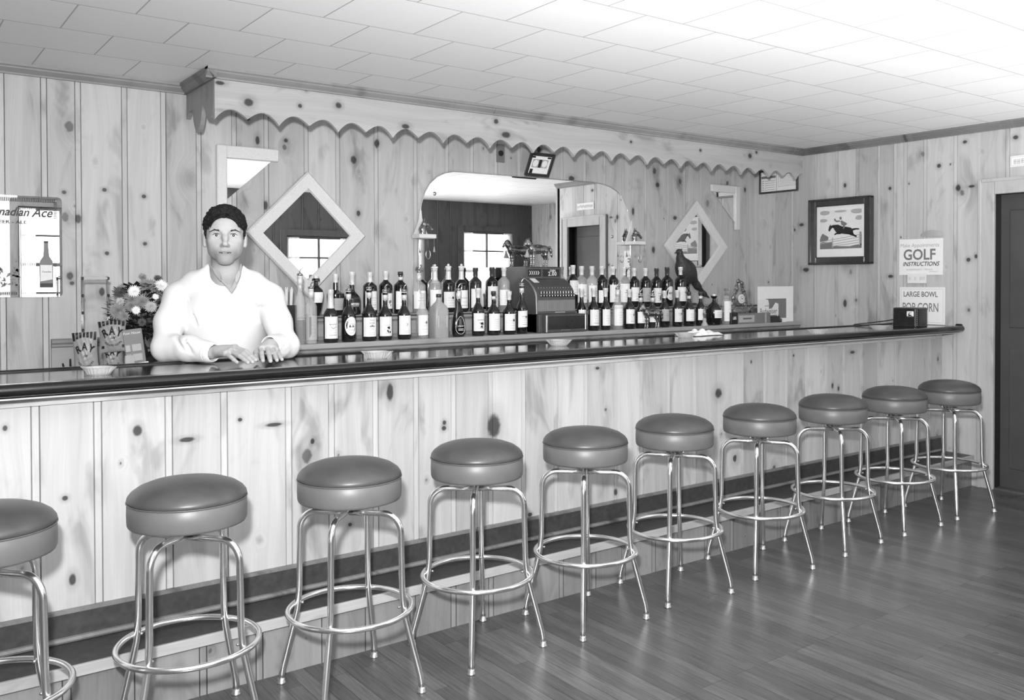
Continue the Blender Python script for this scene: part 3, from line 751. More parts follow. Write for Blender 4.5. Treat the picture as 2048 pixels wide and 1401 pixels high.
def diamond(cx,label):
    cz=1.668; t=thing('diamond_mirror',label,'mirror',(cx,YB-.004,cz),0,'diamond mirrors in wide white frames')
    R=.363; r=.262
    q=MB()
    c=[(0,-1),(1,0),(0,1),(-1,0)]
    for i in range(4):
        a=c[i]; b=c[(i+1)%4]
        v=[]
        for (s,d) in((r,.012),(r+.004,.026),(R-.012,.030),(R,.018),(R,0),(r,0)):
            v+=[(a[0]*s,-d,a[1]*s),(b[0]*s,-d,b[1]*s)]
        n=6; f=[(2*k,2*k+1,(2*k+3)%12,(2*k+2)%12) for k in range(n)]
        q.add(v,f)
    q.build('frame','quilt',t)
    MB().prism([(x*(r+.006),y*(r+.006)) for x,y in c],.006,.012,lambda u,v,d:(u,-d,v)).build('mirror_glass','mirror',t)
diamond(2.055,'diamond-shaped mirror in a wide white frame beside the bartender')
diamond(5.29,'diamond-shaped mirror in a wide white frame behind the stuffed pheasant')
def corner(cx,s,label):
    z=2.14 if s>0 else 2.172; t=thing('corner_mirror',label,'mirror',(cx,YB-.004,z),0,'triangular corner mirrors')
    L=.345; w=.055; H=.36
    q=MB()
    def bar(x0,x1,z0,z1): q.box(min(x0,x1),max(x0,x1),-.026,0,z0,z1,.005)
    bar(0,s*w,-H,0); bar(s*w,s*L,-.07 if s>0 else -.06,0); q.build('frame','quilt',t)
    P=[(s*w*.9,-.06),(s*(L-.03),-.06),(s*w*.9,-H+.06)]
    if s<0: P=P[::-1]
    MB().prism(P,.002,.010,lambda u,v,d:(u,-d,v)).build('mirror_glass','mirror',t)
corner(1.538,1,'triangular mirror with white L-shaped frame above the bartender')
corner(5.80,-1,'triangular mirror with white L-shaped frame near the right corner')
# outlet
t=thing('wall_outlet','brown clock outlet plate under the valance','outlet',(3.415,YB-.001,2.248))
MB().box(-.033,.033,-.006,0,-.06,.06,.002).build('plate','outlet',t)
MB().lathe([(0,0),(.019,0),(.019,.006),(.014,.006),(.013,.002),(0,.002)],20).build('socket','ink',t,loc=(0,-.005,0)).rotation_euler=(PI/2,0,0)
# tilted banknote frame standing on the mirror
t=thing('banknote_frame','small dark frame holding a banknote, leaning above the arched mirror','picture frame',(3.655,YB-.075,2.109)); t.rotation_euler=(math.radians(28),0,0)
W=.155; Hh=.155
def rframe(q,W,H,w,d): 
    return q.box(-W/2,-W/2+w,-d,0,0,H,.003).box(W/2-w,W/2,-d,0,0,H,.003).box(-W/2+w,W/2-w,-d,0,0,w,.003).box(-W/2+w,W/2-w,-d,0,H-w,H,.003)
W=.205;Hh=.165
rframe(MB(),W,Hh,.02,.018).build('frame','dwood',t)
MB().box(-W/2+.018,W/2-.018,-.006,-.002,.018,Hh-.018).build('mount','white',t)
q=MB(); fq=lambda u0,u1,v0,v1,d: q.add([(u0,-d,v0),(u1,-d,v0),(u1,-d,v1),(u0,-d,v1)],[(0,1,2,3)])
fq(-.065,.065,.06,.12,.0065); q.build('banknote','lgrey',t)
q=MB(); fq(-.012,.012,.062,.118,.007); fq(-.07,-.045,.02,.05,.007); fq(-.08,-.05,.128,.14,.007); fq(.05,.08,.128,.14,.007); q.build('banknote_portrait','ink',t)
q=MB()
for sx in(-1,1): q.lathe([(0,0),(.024,0),(.024,.0012),(0,.0012)],20,(0,0,0))
q=MB()
for sx in(-1,1):
    q.add([(sx*.038+.022*math.cos(a),-.0072,.09+.024*math.sin(a)) for a in[2*PI*i/16 for i in range(16)]],[tuple(range(16))])
q.build('banknote_ovals','paper',t)
# ---------------------------------------------------------------- right wall things; frames: u = -Y (viewer's right), v = Z
def rw(px0,py0,px1,py1,X=6.0):
    a=at(px0,py0,X=X); b=at(px1,py1,X=X); return a,b
def horse_picture():
    y0,y1,z0,z1=3.82,4.352,1.522,2.022   # y1 is the left edge in view
    t=thing('horse_print','framed print of a rider on a jumping horse, on the right wall','picture',(XW-.004,y1,z0))
    w=y1-y0; h=z1-z0
    P=lambda u,v,d=0.:(-d,-u,v)
    q=MB(); fw=.054
    for (u0,u1,v0,v1) in((0,fw,0,h),(w-fw,w,0,h),(fw,w-fw,0,fw),(fw,w-fw,h-fw,h)): q.box(-.045,-.004,-u1,-u0,v0,v1,.006)
    q.box(-.055,-.004,-w-.006,.006,h-.012,h+.004,.003).box(-.055,-.004,-w-.006,.006,-.004,.012,.003)
    q.box(-.055,-.004,-w-.006,-w+.012,0,h,.003).box(-.055,-.004,-.012,.006,0,h,.003)
    q.build('frame','dwood',t)
    def Q(b,u0,u1,v0,v1,d): b.add([P(u0,v0,d),P(u1,v0,d),P(u1,v1,d),P(u0,v1,d)],[(0,1,2,3)])
    q=MB(); q.box(-.022,-.016,-(w-fw+.004),-(fw-.004),fw-.004,h-fw+.004); q.build('mount','white',t)
    i0,i1,j0,j1=fw+.028,w-fw-.028,fw+.062,h-fw-.03
    q=MB(); Q(q,i0,i1,j0,j1,.0225); q.build('printed_sky','paper',t)
    Wd,Hd=i1-i0,j1-j0
    # picture coordinates traced in a 340 x 350 box
    def T(x,y): return (i0+Wd*(x-262)/335, j1-Hd*(y-240)/345)
    def poly(b,pts,d): b.add([P(*T(*p),d) for p in pts],[tuple(range(len(pts)))])
    q=MB()
    rd=random.Random(3)
    for cx,cy,rx,ry in((300,262,40,20),(560,262,45,22),(290,330,30,16),(575,320,28,20),(430,255,45,10)):
        poly(q,[(cx+rx*math.cos(2*PI*i/14)*(1+.2*rd.random()) if 265<cx+rx*math.cos(2*PI*i/14)*1.2<594 else min(max(cx+rx*math.cos(2*PI*i/14),264),595),max(242,cy+ry*math.sin(2*PI*i/14))) for i in range(14)],.0227)
    q.build('printed_clouds','lgrey',t)
    q=MB(); poly(q,[(263,584),(263,552),(300,548),(360,556),(430,562),(500,566),(540,556),(595,548),(595,584)],.0229)
    poly(q,[(263,520),(262,500),(270,470),(282,448),(292,446),(300,458),(312,462),(322,470),(332,478),(332,500),(318,512),(290,516)],.0229)
    poly(q,[(264,560),(264,528),(290,520),(330,522),(362,518),(370,548),(350,562),(310,566)],.0231)
    poly(q,[(576,560),(574,470),(580,446),(592,440),(595,470),(595,560)],.0229); q.build('printed_landscape','grey',t)
    q=MB()
    for a,b in(((268,516),(590,462)),((268,532),(590,484)),((372,540),(590,508)),((372,556),(590,530))):
        poly(q,[a,(a[0],a[1]+6),(b[0],b[1]+6),b],.0233)
    for x,y0_,y1_ in((362,484,572),(576,440,560)): poly(q,[(x,y0_),(x,y1_),(x+9,y1_),(x+9,y0_)],.0235)
    q.build('printed_fence','lgrey',t)
    q=MB()
    hp=[[(331,420),(338,388),(348,366),(353,378),(372,372),(378,390),(364,398),(352,412),(343,430)],[(372,372),(410,371),(440,388),(440,452),(402,446),(386,425),(374,402),(366,392)],
        [(440,388),(480,395),(512,404),(528,420),(530,452),(500,463),(470,458),(440,452)],[(524,412),(545,410),(575,412),(578,424),(550,424),(528,430)],
        [(402,440),(440,448),(430,456),(398,456),(386,464),(378,460),(388,446)],[(500,455),(530,448),(536,462),(560,478),(552,490),(526,474),(504,468)]]
    for k,pp in enumerate(hp): poly(q,pp,.0237)
    q.build('printed_horse','ink',t)
    q=MB()
    for pp in([(438,378),(430,346),(438,334),(454,346),(470,356),(484,368),(474,380),(458,384)],[(430,346),(398,350),(380,334),(378,318),(388,316),(396,334),(426,336)],[(420,310),(430,302),(440,310),(438,330),(424,328)],[(452,380),(464,380),(462,408),(450,412)]): poly(q,pp,.0239)
    q.build('printed_rider','grey',t)
horse_picture()
# licences high on the right wall
t=thing('licence_frame','narrow dark frame with two paper certificates, high beside the corner','frame',(XW-.003,4.872,2.115))
q=MB(); w,h=.385,.195
for (u0,u1,v0,v1) in((0,.015,0,h),(w-.015,w,0,h),(.015,w-.015,0,.015),(.015,w-.015,h-.015,h)): q.box(-.018,-.001,-u1,-u0,v0,v1,.002)
q.build('frame','dwood',t)
MB().box(-.006,-.002,-w+.012,-.012,.012,h-.012).build('certificate','white',t)
q=MB(); P=lambda u,v,d:(-d,-u,v)
def QQ(u0,u1,v0,v1,d=.0065): q.add([P(u0,v0,d),P(u1,v0,d),P(u1,v1,d),P(u0,v1,d)],[(0,1,2,3)])
QQ(.018,.165,.125,.145); QQ(.170,.1735,.015,.18)
for k in range(5): QQ(.03,.04,.03+.018*k,.037+.018*k)
for k in range(5): QQ(.05,.155,.03+.018*k,.0325+.018*k)
for (u0,u1,v0,v1) in((.19,.36,.05,.052),(.19,.36,.128,.130),(.19,.192,.05,.13),(.358,.36,.05,.13)): QQ(u0,u1,v0,v1)
for k in range(5): QQ(.205,.345,.062+.013*k,.0635+.013*k)
q.build('certificate_print','grey',t)
# golf sign, price card, pop corn sign, tag, EXIT-type plate
def card(name,label,cat,yl,yr,z0,z1,X,m='white',th=.004,lean=0):
    t=thing(name,label,cat,(X,yl,z0)); w=yl-yr; h=z1-z0
    MB().box(-th,0,-w,0,0,h).build('card',m,t); return t,w,h
def wtext(t,items,th=.004,name='lettering',m='ink'):
    q=MB()
    for s,u,v,sz,bold,sh,sx in items:
        tv,tf=txt(s,sz,bold,sh,sx); q.add([(-th-.0006,-(a+u),b+v) for a,b in tv],tf)
    return q.build(name,m,t)
def scrib(t,items,m,th=.004,big=0):
    q=MB(); rd=random.Random(7)
    for u0,u1,v,hh in items:
        u=u0
        while u<u1-.003:
            l=(.004 if not big else .018)+.004*rd.random(); a=v+hh*(rd.random()-.5)*.3
            for k in range(1+big*2):
                uu=u+l*k/3; q.add([(-th-.0006,-uu,a-hh/2),(-th-.0006,-(uu+.0022),a-hh/2),(-th-.0006,-(uu+.003),a+hh/2),(-th-.0006,-(uu+.0008),a+hh/2)],[(0,1,2,3)])
            q.add([(-th-.0006,-u,a),(-th-.0006,-(u+l*.8),a),(-th-.0006,-(u+l*.8),a+.002),(-th-.0006,-u,a+.002)],[(0,1,2,3)]); u+=l+.003
    return q.build('faint_lettering',m,t)
t,w,h=card('golf_sign','white hand-lettered card offering golf instructions on the right wall','sign',3.612,3.285,1.434,1.69,XW-.002)
wtext(t,[('GOLF',w/2-.01,h*.55,.105,.022,0,.92)],m='grey')
wtext(t,[('Make Appointments',w/2-.01,h*.82,.038,.0,.15,.95)],m='lgrey',name='script_line')
wtext(t,[('INSTRUCTIONS',w/2,h*.30,.042,.012,.3,.92)],name='italic_line')
scrib(t,[(w*.18,w*.52,h*.15,.012),(w*.60,w*.78,h*.15,.012),(w*.70,w*.9,h*.09,.008)],'lgrey')
t,w,h=card('price_card','small pale card pinned between the golf sign and pop corn sign','card',3.545,3.402,1.375,1.443,XW-.007,'paper')
scrib(t,[(w*.08,w*.16,h*.5,.022),(w*.38,w*.50,h*.5,.024),(w*.66,w*.95,h*.5,.026)],'lgrey')
t,w,h=card('popcorn_sign','white card advertising large bowl pop corn, standing behind the radio','sign',3.60,3.262,ZT+.001,1.347,XW-.012,'white',.005)
q=MB(); P=lambda u,v:(-.0057,-u,v)
for (u0,u1,v0,v1) in((.012,w-.012,h-.014,h-.0125),(.012,w-.012,.0125,.014),(.012,.0135,.014,h-.014),(w-.0135,w-.012,.014,h-.014)): q.add([P(u0,v0),P(u1,v0),P(u1,v1),P(u0,v1)],[(0,1,2,3)])
q.build('ruled_border','lgrey',t)
wtext(t,[('LARGE BOWL',w/2-.012,h*.80,.052,.022,0,.80)],.005,m='grey')
wtext(t,[('POP CORN',w/2-.012,h*.44,.088,.008,0,.62)],.005,m='grey',name='large_line')
# curled tag above the golf sign
q=MB(); v=[];f=[]
a,bq=at(1841,473,X=XW-.006),at(1888,466,X=XW-.006)
for i in range(9):
    u=i/8; y=a[1]+(bq[1]-a[1])*u; zc=1.713+.012*math.sin(PI*u); hh=.022*math.sin(PI*min(1,u*.8+.12))
    v+=[(XW-.004-.012*math.sin(PI*u),y,zc-hh),(XW-.004-.02*math.sin(PI*u),y,zc+hh)]
f=[(2*i,2*i+2,2*i+3,2*i+1) for i in range(8)]
q.add(v,f); k=len(q.v); q.add([(x-.001,y,z) for x,y,z in v],f)
tag(q.build('curled_ticket','lgrey'),'curled grey ticket stuck on the wall above the golf sign','ticket')
t,w,h=card('door_sign','small white lettered plate on the wall above the doorway','sign',2.83,2.56,2.135,2.205,XW-.002)
scrib(t,[(w*.08,w*.92,h*.5,.034)],'grey',big=1)
q=MB(); P=lambda u,v:(-.0047,-u,v)
for (u0,u1,v0,v1) in((.006,w-.006,h-.008,h-.006),(.006,w-.006,.006,.008),(.006,.008,.008,h-.008),(w-.008,w-.006,.008,h-.008)): q.add([P(u0,v0),P(u1,v0),P(u1,v1),P(u0,v1)],[(0,1,2,3)])
q.build('border','lgrey',t)
# horse heads on little wall shelves
def horse_head(sx,m):
    s=SDF(np.arange(-.075,.075,.0016),np.arange(-.03,.03,.0016),np.arange(-.005,.12,.0016))
    s.chain([(-.022,0,.0),(-.025,0,.03),(-.012,0,.062)],[.022,.020,.0155],.012)
    s.chain([(-.012,0,.068),(.012,0,.058),(.044,0,.032)],[.0155,.0125,.0085],.008)
    s.ell((-.004,0,.058),(.016,.012,.014),.008)
    s.ell((.046,0,.029),(.010,.009,.009),.006)
    for y in(-.007,.007): s.cap((-.016,y,.078),(-.012,y*1.3,.100),.0045,.0015,.003)
    for y in(-.0125,.0125): s.ell((.006,y,.062),(.004,.003,.003),.002,True)
    return s
def head_shelf(x,flip,label,group):
    t=thing('horse_head_shelf',label,'ornament',(x,YB-.014,1.662),0,group)
    MB().box(-.06,.06,-.10,0,0,.026,.003).build('shelf','plaster',t)
    pr=[(-.012,.026),(.012,.026)]
    pl=[(-.05,.026),(-.04,.05),(-.022,.09),(-.010,.13),(-.006,.175),(0,.185),(.006,.175),(.010,.13),(.022,.09),(.04,.05),(.05,.026)]
    MB().prism(pl,0,.008,lambda u,v,d:(u,-d,v)).build('back_plate','plaster',t)
    h=horse_head(1,'bronze').build('horse_head','bronze',t,loc=(.01 if not flip else -.01,-.052,.026),relax=1)
    h.scale=(-1 if flip else 1,1,1)
    q=MB(); q.chain=None
    s=-1 if flip else 1
    q.tube([(s*-.03,-.052,.03),(s*-.036,-.052,.055),(s*-.026,-.052,.08),(s*-.014,-.052,.094)],[.010,.011,.010,.005],8)
    mo=q.build('mane','hair',h.parent,loc=(.01 if not flip else -.01,0,0),smooth=True)
    q=MB(); q.tube([(.0+.016*math.cos(a),-.098,-.10+.028*math.sin(a)) for a in[math.radians(-240+ i*30) for i in range(11)]],.0026,6); q.tube([(0,-.098,0),(0,-.098,-.06)],.0008,5)
    q.build('hanging_horseshoe','steel',t,smooth=True)
    q=MB()
    for xx in(-.045,.045): q.tube([(xx,-.095,0),(xx,-.095,-.05)],.0009,5); q.lathe([(.002,0),(.004,-.012),(.008,-.035),(0,-.035)][::-1],8,(xx,-.095,-.05))
    q.build('tassel','lgrey',t,smooth=True)
head_shelf(2.795,False,'small white shelf with a horse head at the left mirror edge','horse head shelves at the mirror edges')
head_shelf(4.585,False,'small white shelf with a horse head at the right mirror edge','horse head shelves at the mirror edges')
# ================================================================ BOTTLES
def bprof(R,H,hb,hs,rn,lip=1.18):
    p=[(0,.0),(R*.90,.0),(R,.006),(R,hb)]
    for i in range(1,9):
        u=i/8; p.append((rn+(R-rn)*(.5+.5*math.cos(PI*u))**.85,hb+(hs-hb)*u))
    p+=[(rn*.97,H-.022),(rn*lip,H-.020),(rn*lip,H-.008),(rn*1.02,H-.007),(rn*1.02,H),(0,H)]
    return p
def cyl_patch(b,R,a0,a1,z0,z1,n=10,skew=0.,waist=None):
    v=[];f=[]
    for i in range(n+1):
        t=i/n; a=a0+(a1-a0)*t
        v+=[(R*math.sin(a),-R*math.cos(a),z0+skew*(t-.5)),(R*math.sin(a),-R*math.cos(a),z1+skew*(t-.5))]
    f=[(2*i,2*i+2,2*i+3,2*i+1) for i in range(n)]; b.add(v,f)
def cyl_text(b,s,R,az,z,size,bold=.0,shear=0.,sx=1.):
    v,f=txt(s,size,bold,shear,sx); b.add([(R*math.sin(az+u/R),-R*math.cos(az+u/R),z+w) for u,w in v],f)
def cyl_strokes(b,R,az,z,w,n=5,h=.0013,rd=None):
    x=-w/2
    while x<w/2:
        l=min(w/2-x,.002+.003*rd.random()); a=az+x/R; c=az+(x+l)/R
        b.add([(R*math.sin(a),-R*math.cos(a),z),(R*math.sin(c),-R*math.cos(c),z),(R*math.sin(c),-R*math.cos(c),z+h),(R*math.sin(a),-R*math.cos(a),z+h)],[(0,1,2,3)]); x+=l+.0012
ROWF=4.49; ROWR=4.745
REGX=3.5
def bottle(row,px,top,wpx,glass,lab,neck,desc,shape='std',deco=None,az=0.,Y=None,tilt=0):
    Y=Y or (ROWF if row=='F' else ROWR); zb=ZS if row=='F' else ZU
    B=at(px,600,Y=Y); X=B[0]; dep=float((B-CAM)@_w)
    T=at(px,top,Y=Y)[2]; H=T-zb; R=wpx*.5*dep/F_PX*.97; rd=random.Random(int(px*7))
    R=min(R,.043) if shape not in('squat','decanter','wide','square') else R
    t=thing('liquor_bottle','','bottle',(X,Y,zb),0,'bottles in the front row' if row=='F' else 'bottles on the raised back step')
    zz=lambda y: at(px,y,Y=Y-R)[2]-zb
    hb,hs,rn=.60*H,.76*H,.0125
    if shape=='high': hb,hs=.66*H,.80*H
    if shape=='low': hb,hs=.50*H,.72*H
    if shape=='squat': hb,hs,rn=.36*H,.60*H,.013
    body=None
    if shape=='square':
        hb=.62*H; q=MB(); n=8
        def ring(r,z): return [(r*1.08*sc*math.copysign(abs(math.cos(a))**.35,math.cos(a)),r*1.08*sc*math.copysign(abs(math.sin(a))**.35,math.sin(a)),z) for a in[PI/8+2*PI*i/32 for i in range(32)]]
        v=[];f=[]; prof=[(R*.95,0),(R,.005),(R,hb),(R*.9,hb+.02),(R*.6,hb+.04),(.016,hb+.055),(.012,H-.02),(.012,H)]
        for r_,z_ in prof:
            sc=.86; k=.35+.65*(1-min(1,(r_-.012)/(R-.012))); 
            v+=[(r_*math.copysign(abs(math.cos(a))**k,math.cos(a)),r_*math.copysign(abs(math.sin(a))**k,math.sin(a)),z_) for a in[2*PI*(i+.5)/32 for i in range(32)]]
        for j in range(len(prof)-1):
            for i in range(32): f.append((j*32+i,j*32+(i+1)%32,(j+1)*32+(i+1)%32,(j+1)*32+i))
        f.append(tuple(range(32))[::-1]); f.append(tuple(len(v)-32+i for i in range(32))); q.add(v,f); body=q
    elif shape=='drop':
        p=[(0,0),(R*.80,0),(R*.93,.012),(R,.045),(R*.97,.075),(R*.86,.11),(R*.62,.155),(R*.38,.19),(.0125,.215),(.0115,H-.015),(.015,H-.015),(.015,H),(0,H)]
        body=MB().lathe(p,28,sy=.62)
    elif shape=='decanter':
        p=[(0,0),(R*.75,0),(R*.86,.006),(R*.95,H*.2),(R,H*.42),(R*.93,H*.55),(R*.7,H*.66),(R*.38,H*.75),(.014,H*.80),(.011,H*.9),(.020,H*.93),(.024,H*.97),(.022,H),(0,H)]
        body=MB().lathe(p,28)
    elif shape=='cone':
        p=[(0,0),(R*.45,0),(R*.5,.005),(R*.75,H*.25),(R*.98,H*.5),(R,H*.6),(R*.85,H*.7),(R*.42,H*.78),(.013,H*.82),(.011,H*.9),(.022,H*.92),(.022,H*.985),(.018,H),(0,H)]
        body=MB().lathe(p,28)
    elif shape=='flare':
        p=[(0,0),(R*.9,0),(R,.006),(R,.50*H),(R*1.12,.54*H),(R*.9,.60*H),(R*.55,.70*H),(.014,.80*H),(.012,H-.01),(.014,H-.01),(.014,H),(0,H)]
        body=MB().lathe(p,24)
    elif shape=='bulb':
        p=[(0,0),(R*.92,0),(R,.006),(R,.60*H),(R*.9,.66*H),(.020,.70*H),(.026,.745*H),(.020,.79*H),(.016,.80*H),(.027,.87*H),(.022,.93*H),(.018,.94*H),(.026,.965*H),(.026,H),(0,H)]
        body=MB().lathe(p,24)
    elif shape=='wide':
        p=[(0,0),(R*.7,0),(R*.78,.006),(R,hb),(R*.96,hb*1.12),(R*.6,hb*1.3),(.014,hb*1.42),(.012,H-.01),(.015,H-.01),(.015,H),(0,H)]; p[3]=(R,H*.45);p[4]=(R*.96,H*.53);p[5]=(R*.55,H*.58);p[6]=(.015,H*.62)
        body=MB().lathe(p,28)
    else: body=MB().lathe(bprof(R,H,hb,hs,rn),28)
    g={'d':'black','a':'amber','g':'green','c':'clear','f':'frost'}[glass[0]]
    bo=body.build('bottle_glass',g,t,smooth=False,auto=38)
    if len(glass)>1 and glass[1]=='l':   # dark liquor left in a clear bottle
        hl=H*float(glass[2:] or .4); MB().lathe([(0,.004),(R*.9,.004),(R*.93,.01),(R*.93,hl),(0,hl)],24).build('liquor','amber',t,auto=40)
    # label
    if lab:
        y0,y1,kind=lab[:3]; zt,zb2=zz(y0),zz(y1); zt=min(zt,H*.93); zb2=max(.006,zb2)
        Rl=R+.0007; ha=min(1.15,(.030 if kind!='n' else .02)/R*1.05)
        if shape=='drop': Rl=R
        if shape in('std','high','low','squat') and zt>hb: zt=hb*.99 
        m='paper' if 'g' not in kind else 'lgrey'
        if 'w' in kind: m='white'
        if 'k' in kind: m='ink'
        wd=1.32
        def curve(b,R_,a0,a1,z0,z1,**k): cyl_patch(b,R_,a0,a1,z0,z1,**k)
        q=MB()
        if shape=='square':
            q.add([(-R*.62,-R*.99,zb2),(R*.62,-R*.99,zb2),(R*.62,-R*.99,zt),(-R*.62,-R*.99,zt)],[(0,1,2,3)])
        elif shape=='decanter' or shape=='wide' or shape=='cone':
            pr=body; n=8; v=[];f=[]
            P=p
            def rad(z):
                for (r0,z0_),(r1,z1_) in zip(P[1:],P[2:]):
                    if z0_<=z<=z1_ and z1_>z0_: return r0+(r1-r0)*(z-z0_)/(z1_-z0_)
                return R
            for j in range(7):
                z=zb2+(zt-zb2)*j/6; r_=rad(z)+.0012
                for i in range(n+1): a=az-.75+1.5*i/n; v.append((r_*math.sin(a),-r_*math.cos(a),z))
            for j in range(6):
                for i in range(n): f.append((j*(n+1)+i,j*(n+1)+i+1,(j+1)*(n+1)+i+1,(j+1)*(n+1)+i))
            q.add(v,f)
        elif 'o' in kind:
            v=[(0,0,0)];f=[]; zc=(zt+zb2)/2; hh=(zt-zb2)/2; v=[(Rl*math.sin(az),-Rl*math.cos(az),zc)]
            n=24
            for r_ in(.5,1.):
                for i in range(n):
                    th=2*PI*i/n; a=az+.95*r_*math.cos(th)*(1.0); v.append((Rl*math.sin(a),-Rl*math.cos(a),zc+hh*r_*math.sin(th)))
            for i in range(n): f+=[(0,1+i,1+(i+1)%n),(1+i,1+n+i,1+n+(i+1)%n,1+(i+1)%n)]
            q.add(v,f)
        else: curve(q,Rl,az-wd,az+wd,zb2,zt,skew=(.004 if 't' in kind else 0))
        L=q.build('label',m,t,smooth=True)
        q=MB(); Ri=Rl+.0006; hgt=zt-zb2; ink='ink' if m!='ink' else 'paper'
        if shape not in('square','drop','decanter','wide','cone'):
            cc=az
            if deco and deco[0]=='T':
                for s,fz,sz,bo_ in deco[1]: cyl_text(q,s,Ri,cc,zb2+hgt*fz,sz,bo_)
                for k in range(2): cyl_strokes(q,Ri,cc,zb2+hgt*(.10+.09*k),R*1.0,rd=rd)
            else:
                nl=rd.choice([3,4,5])
                for k in range(nl): cyl_strokes(q,Ri,cc,zb2+hgt*(.14+.62*k/nl),R*(.7+.7*rd.random()),rd=rd,h=.0011+.0022*(rd.random()>.75))
                if deco=='crest':
                    aa=cc+.25; zc=zb2+hgt*.62
                    for rr,n in((.0075,10),): q.add([(Ri*math.sin(aa+rr*math.cos(th)/Ri),-Ri*math.cos(aa+rr*math.cos(th)/Ri),zc+rr*1.1*math.sin(th)) for th in[2*PI*i/n for i in range(n)]],[tuple(range(n))])
                if deco=='leafy':
                    for k in range(7):
                        aa=cc+.1+.45*(rd.random()-.5); zc=zb2+hgt*(.2+.35*rd.random()); rr=.004+.003*rd.random()
                        q.add([(Ri*math.sin(aa+rr*math.cos(th)/Ri),-Ri*math.cos(aa+rr*math.cos(th)/Ri),zc+rr*math.sin(th)) for th in[2*PI*i/6 for i in range(6)]],[tuple(range(6))])
                if deco=='ribbon':
                    pts=[(cc-.75,zb2+hgt*.93),(cc-.55,zb2+hgt*.72),(cc-.3,zb2+hgt*.52),(cc,zb2+hgt*.46),(cc+.3,zb2+hgt*.52),(cc+.55,zb2+hgt*.72),(cc+.75,zb2+hgt*.93)]
                    for (a,z),(a2,z2) in zip(pts,pts[1:]): q.add([(Ri*math.sin(x),-Ri*math.cos(x),y) for x,y in((a,z),(a2,z2),(a2,z2-.003),(a,z-.003))],[(0,1,2,3)])
                if deco=='diag':
                    q.add([(Ri*math.sin(x),-Ri*math.cos(x),y) for x,y in((cc-.7,zb2+.01),(cc-.35,zb2+hgt*.25),(cc-.35,zt-.006),(cc-.7,zt-.006))],[(0,1,2,3)])
        elif shape=='decanter' or shape=='wide':
            for k in range(3):
                z=zb2+hgt*(.25+.22*k); r_=rad(z)+.0025; cyl_strokes(q,r_,az,z,R*.8,rd=rd)
        if q.v: q.build('label_print','grey' if rd.random()<.5 and m!='ink' else ink,L)
    if shape=='drop':
        q=MB(); o=[]
        for i in range(28):
            a=2*PI*i/28; w=.72*math.sin(a)*(1-.35*math.cos(a)) if True else 0; o.append((R*.70*math.sin(a)*(1-.38*(math.cos(a)+0)*.9),.068+.052*math.cos(a)))
        def onb(u,z,e=.0):
            # surface of the flattened body
            for (r0,z0_),(r1,z1_) in zip(p[1:],p[2:]):
                if z0_<=z<=z1_ and z1_>z0_: rr=r0+(r1-r0)*(z-z0_)/(z1_-z0_); break
            else: rr=R
            rr+=.001; return (u,-.62*math.sqrt(max(1e-8,rr*rr-u*u))-.0012-e,z)
        q.tube([onb(u,z) for u,z in o],.0012,5,True)
        q.build('label_outline','paper',t)
        q=MB(); tv,tf=txt('CHERRY',.012,.01,0,.9); q.add([onb(a,b+.062,.001) for a,b in tv],tf)
        for k in range(2): q.add([onb(u,z,.001) for u,z in((-.018,.045-.008*k),(.018,.045-.008*k),(.018,.048-.008*k),(-.018,.048-.008*k))],[(0,1,2,3)])
        q.build('label_print','paper',t)
    # neck dress
    nr=rn*1.05 if shape not in('decanter','cone') else .012
    if neck=='w' or neck=='k': 
        m='foil' if neck=='w' else 'dfoil'; h0=H*.80 if shape!='squat' else H*.7
        MB().lathe([(0,H+.001),(nr*1.3,H+.001),(nr*1.32,H-.02),(nr*1.1,H-.024),(nr*1.12,h0),(nr*.8,h0)][::-1],18).build('capsule',m,t,auto=40)
    elif neck=='wl':
        MB().lathe([(0,H+.001),(nr*1.25,H+.001),(nr*1.25,H-.02),(nr*1.15,H-.022),(nr*1.25,hs),(R*.55,hs-.02),(R*.53,hs-.02)][::-1],18).build('capsule','foil',t,auto=40)
    elif neck=='s':
        q=MB().lathe([(0,H-.002),(nr*1.15,H-.002),(nr*1.2,H+.008),(.005,H+.012),(0,H+.012)],12).tube([(0,0,H+.01),(0,0,H+.022),(.006,-.004,H+.034),(.014,-.009,H+.040)],[.004,.0038,.0032,.0026],8); q.build('pourer','spout',t,smooth=True)
        MB().lathe([(nr*1.05,H-.002),(nr*1.1,H-.03),(nr*1.05,H-.05)][::-1],14).build('neck_band','foil',t,smooth=True)
    elif neck=='x':   # clover shaped stopper
        q=MB().lathe([(0,H-.004),(nr*1.2,H-.004),(nr*1.25,H+.006),(.006,H+.008),(0,H+.008)],14)
        q.ball((0,0,H+.026),(.009,.006,.009),12,8).ball((-.013,0,H+.014),(.009,.006,.007),12,8).ball((.013,0,H+.014),(.009,.006,.007),12,8).ball((0,0,H+.012),(.008,.006,.008),10,6)
        q.build('clover_stopper','plaster',t,smooth=True)
        MB().lathe([(nr*1.12,H-.004),(nr*1.15,H-.02),(nr*1.2,H-.05),(R*.62,hs-.03)][::-1],18).build('capsule','foil',t,smooth=True)
    elif neck=='b': MB().lathe([(nr*1.22,H+.001),(nr*1.24,H-.018),(nr*.9,H-.02)][::-1]+[],16).build('screw_cap','dfoil',t,smooth=True); MB().lathe([(nr*1.08,H-.03),(nr*1.12,H-.05)][::-1],16).build('neck_band','foil',t,smooth=True)
    elif neck=='t': MB().lathe([(0,H-.001),(nr*1.3,H-.001),(nr*1.3,H+.012),(0,H+.012)],16).build('stopper','foil',t,auto=40)
    if tilt: t.rotation_euler=(0,math.radians(tilt),0)
    t['desc']=desc; t['row']=row; t['px']=px
    return t
BT=[]
def Bt(*a,**k): BT.append(bottle(*a,**k))
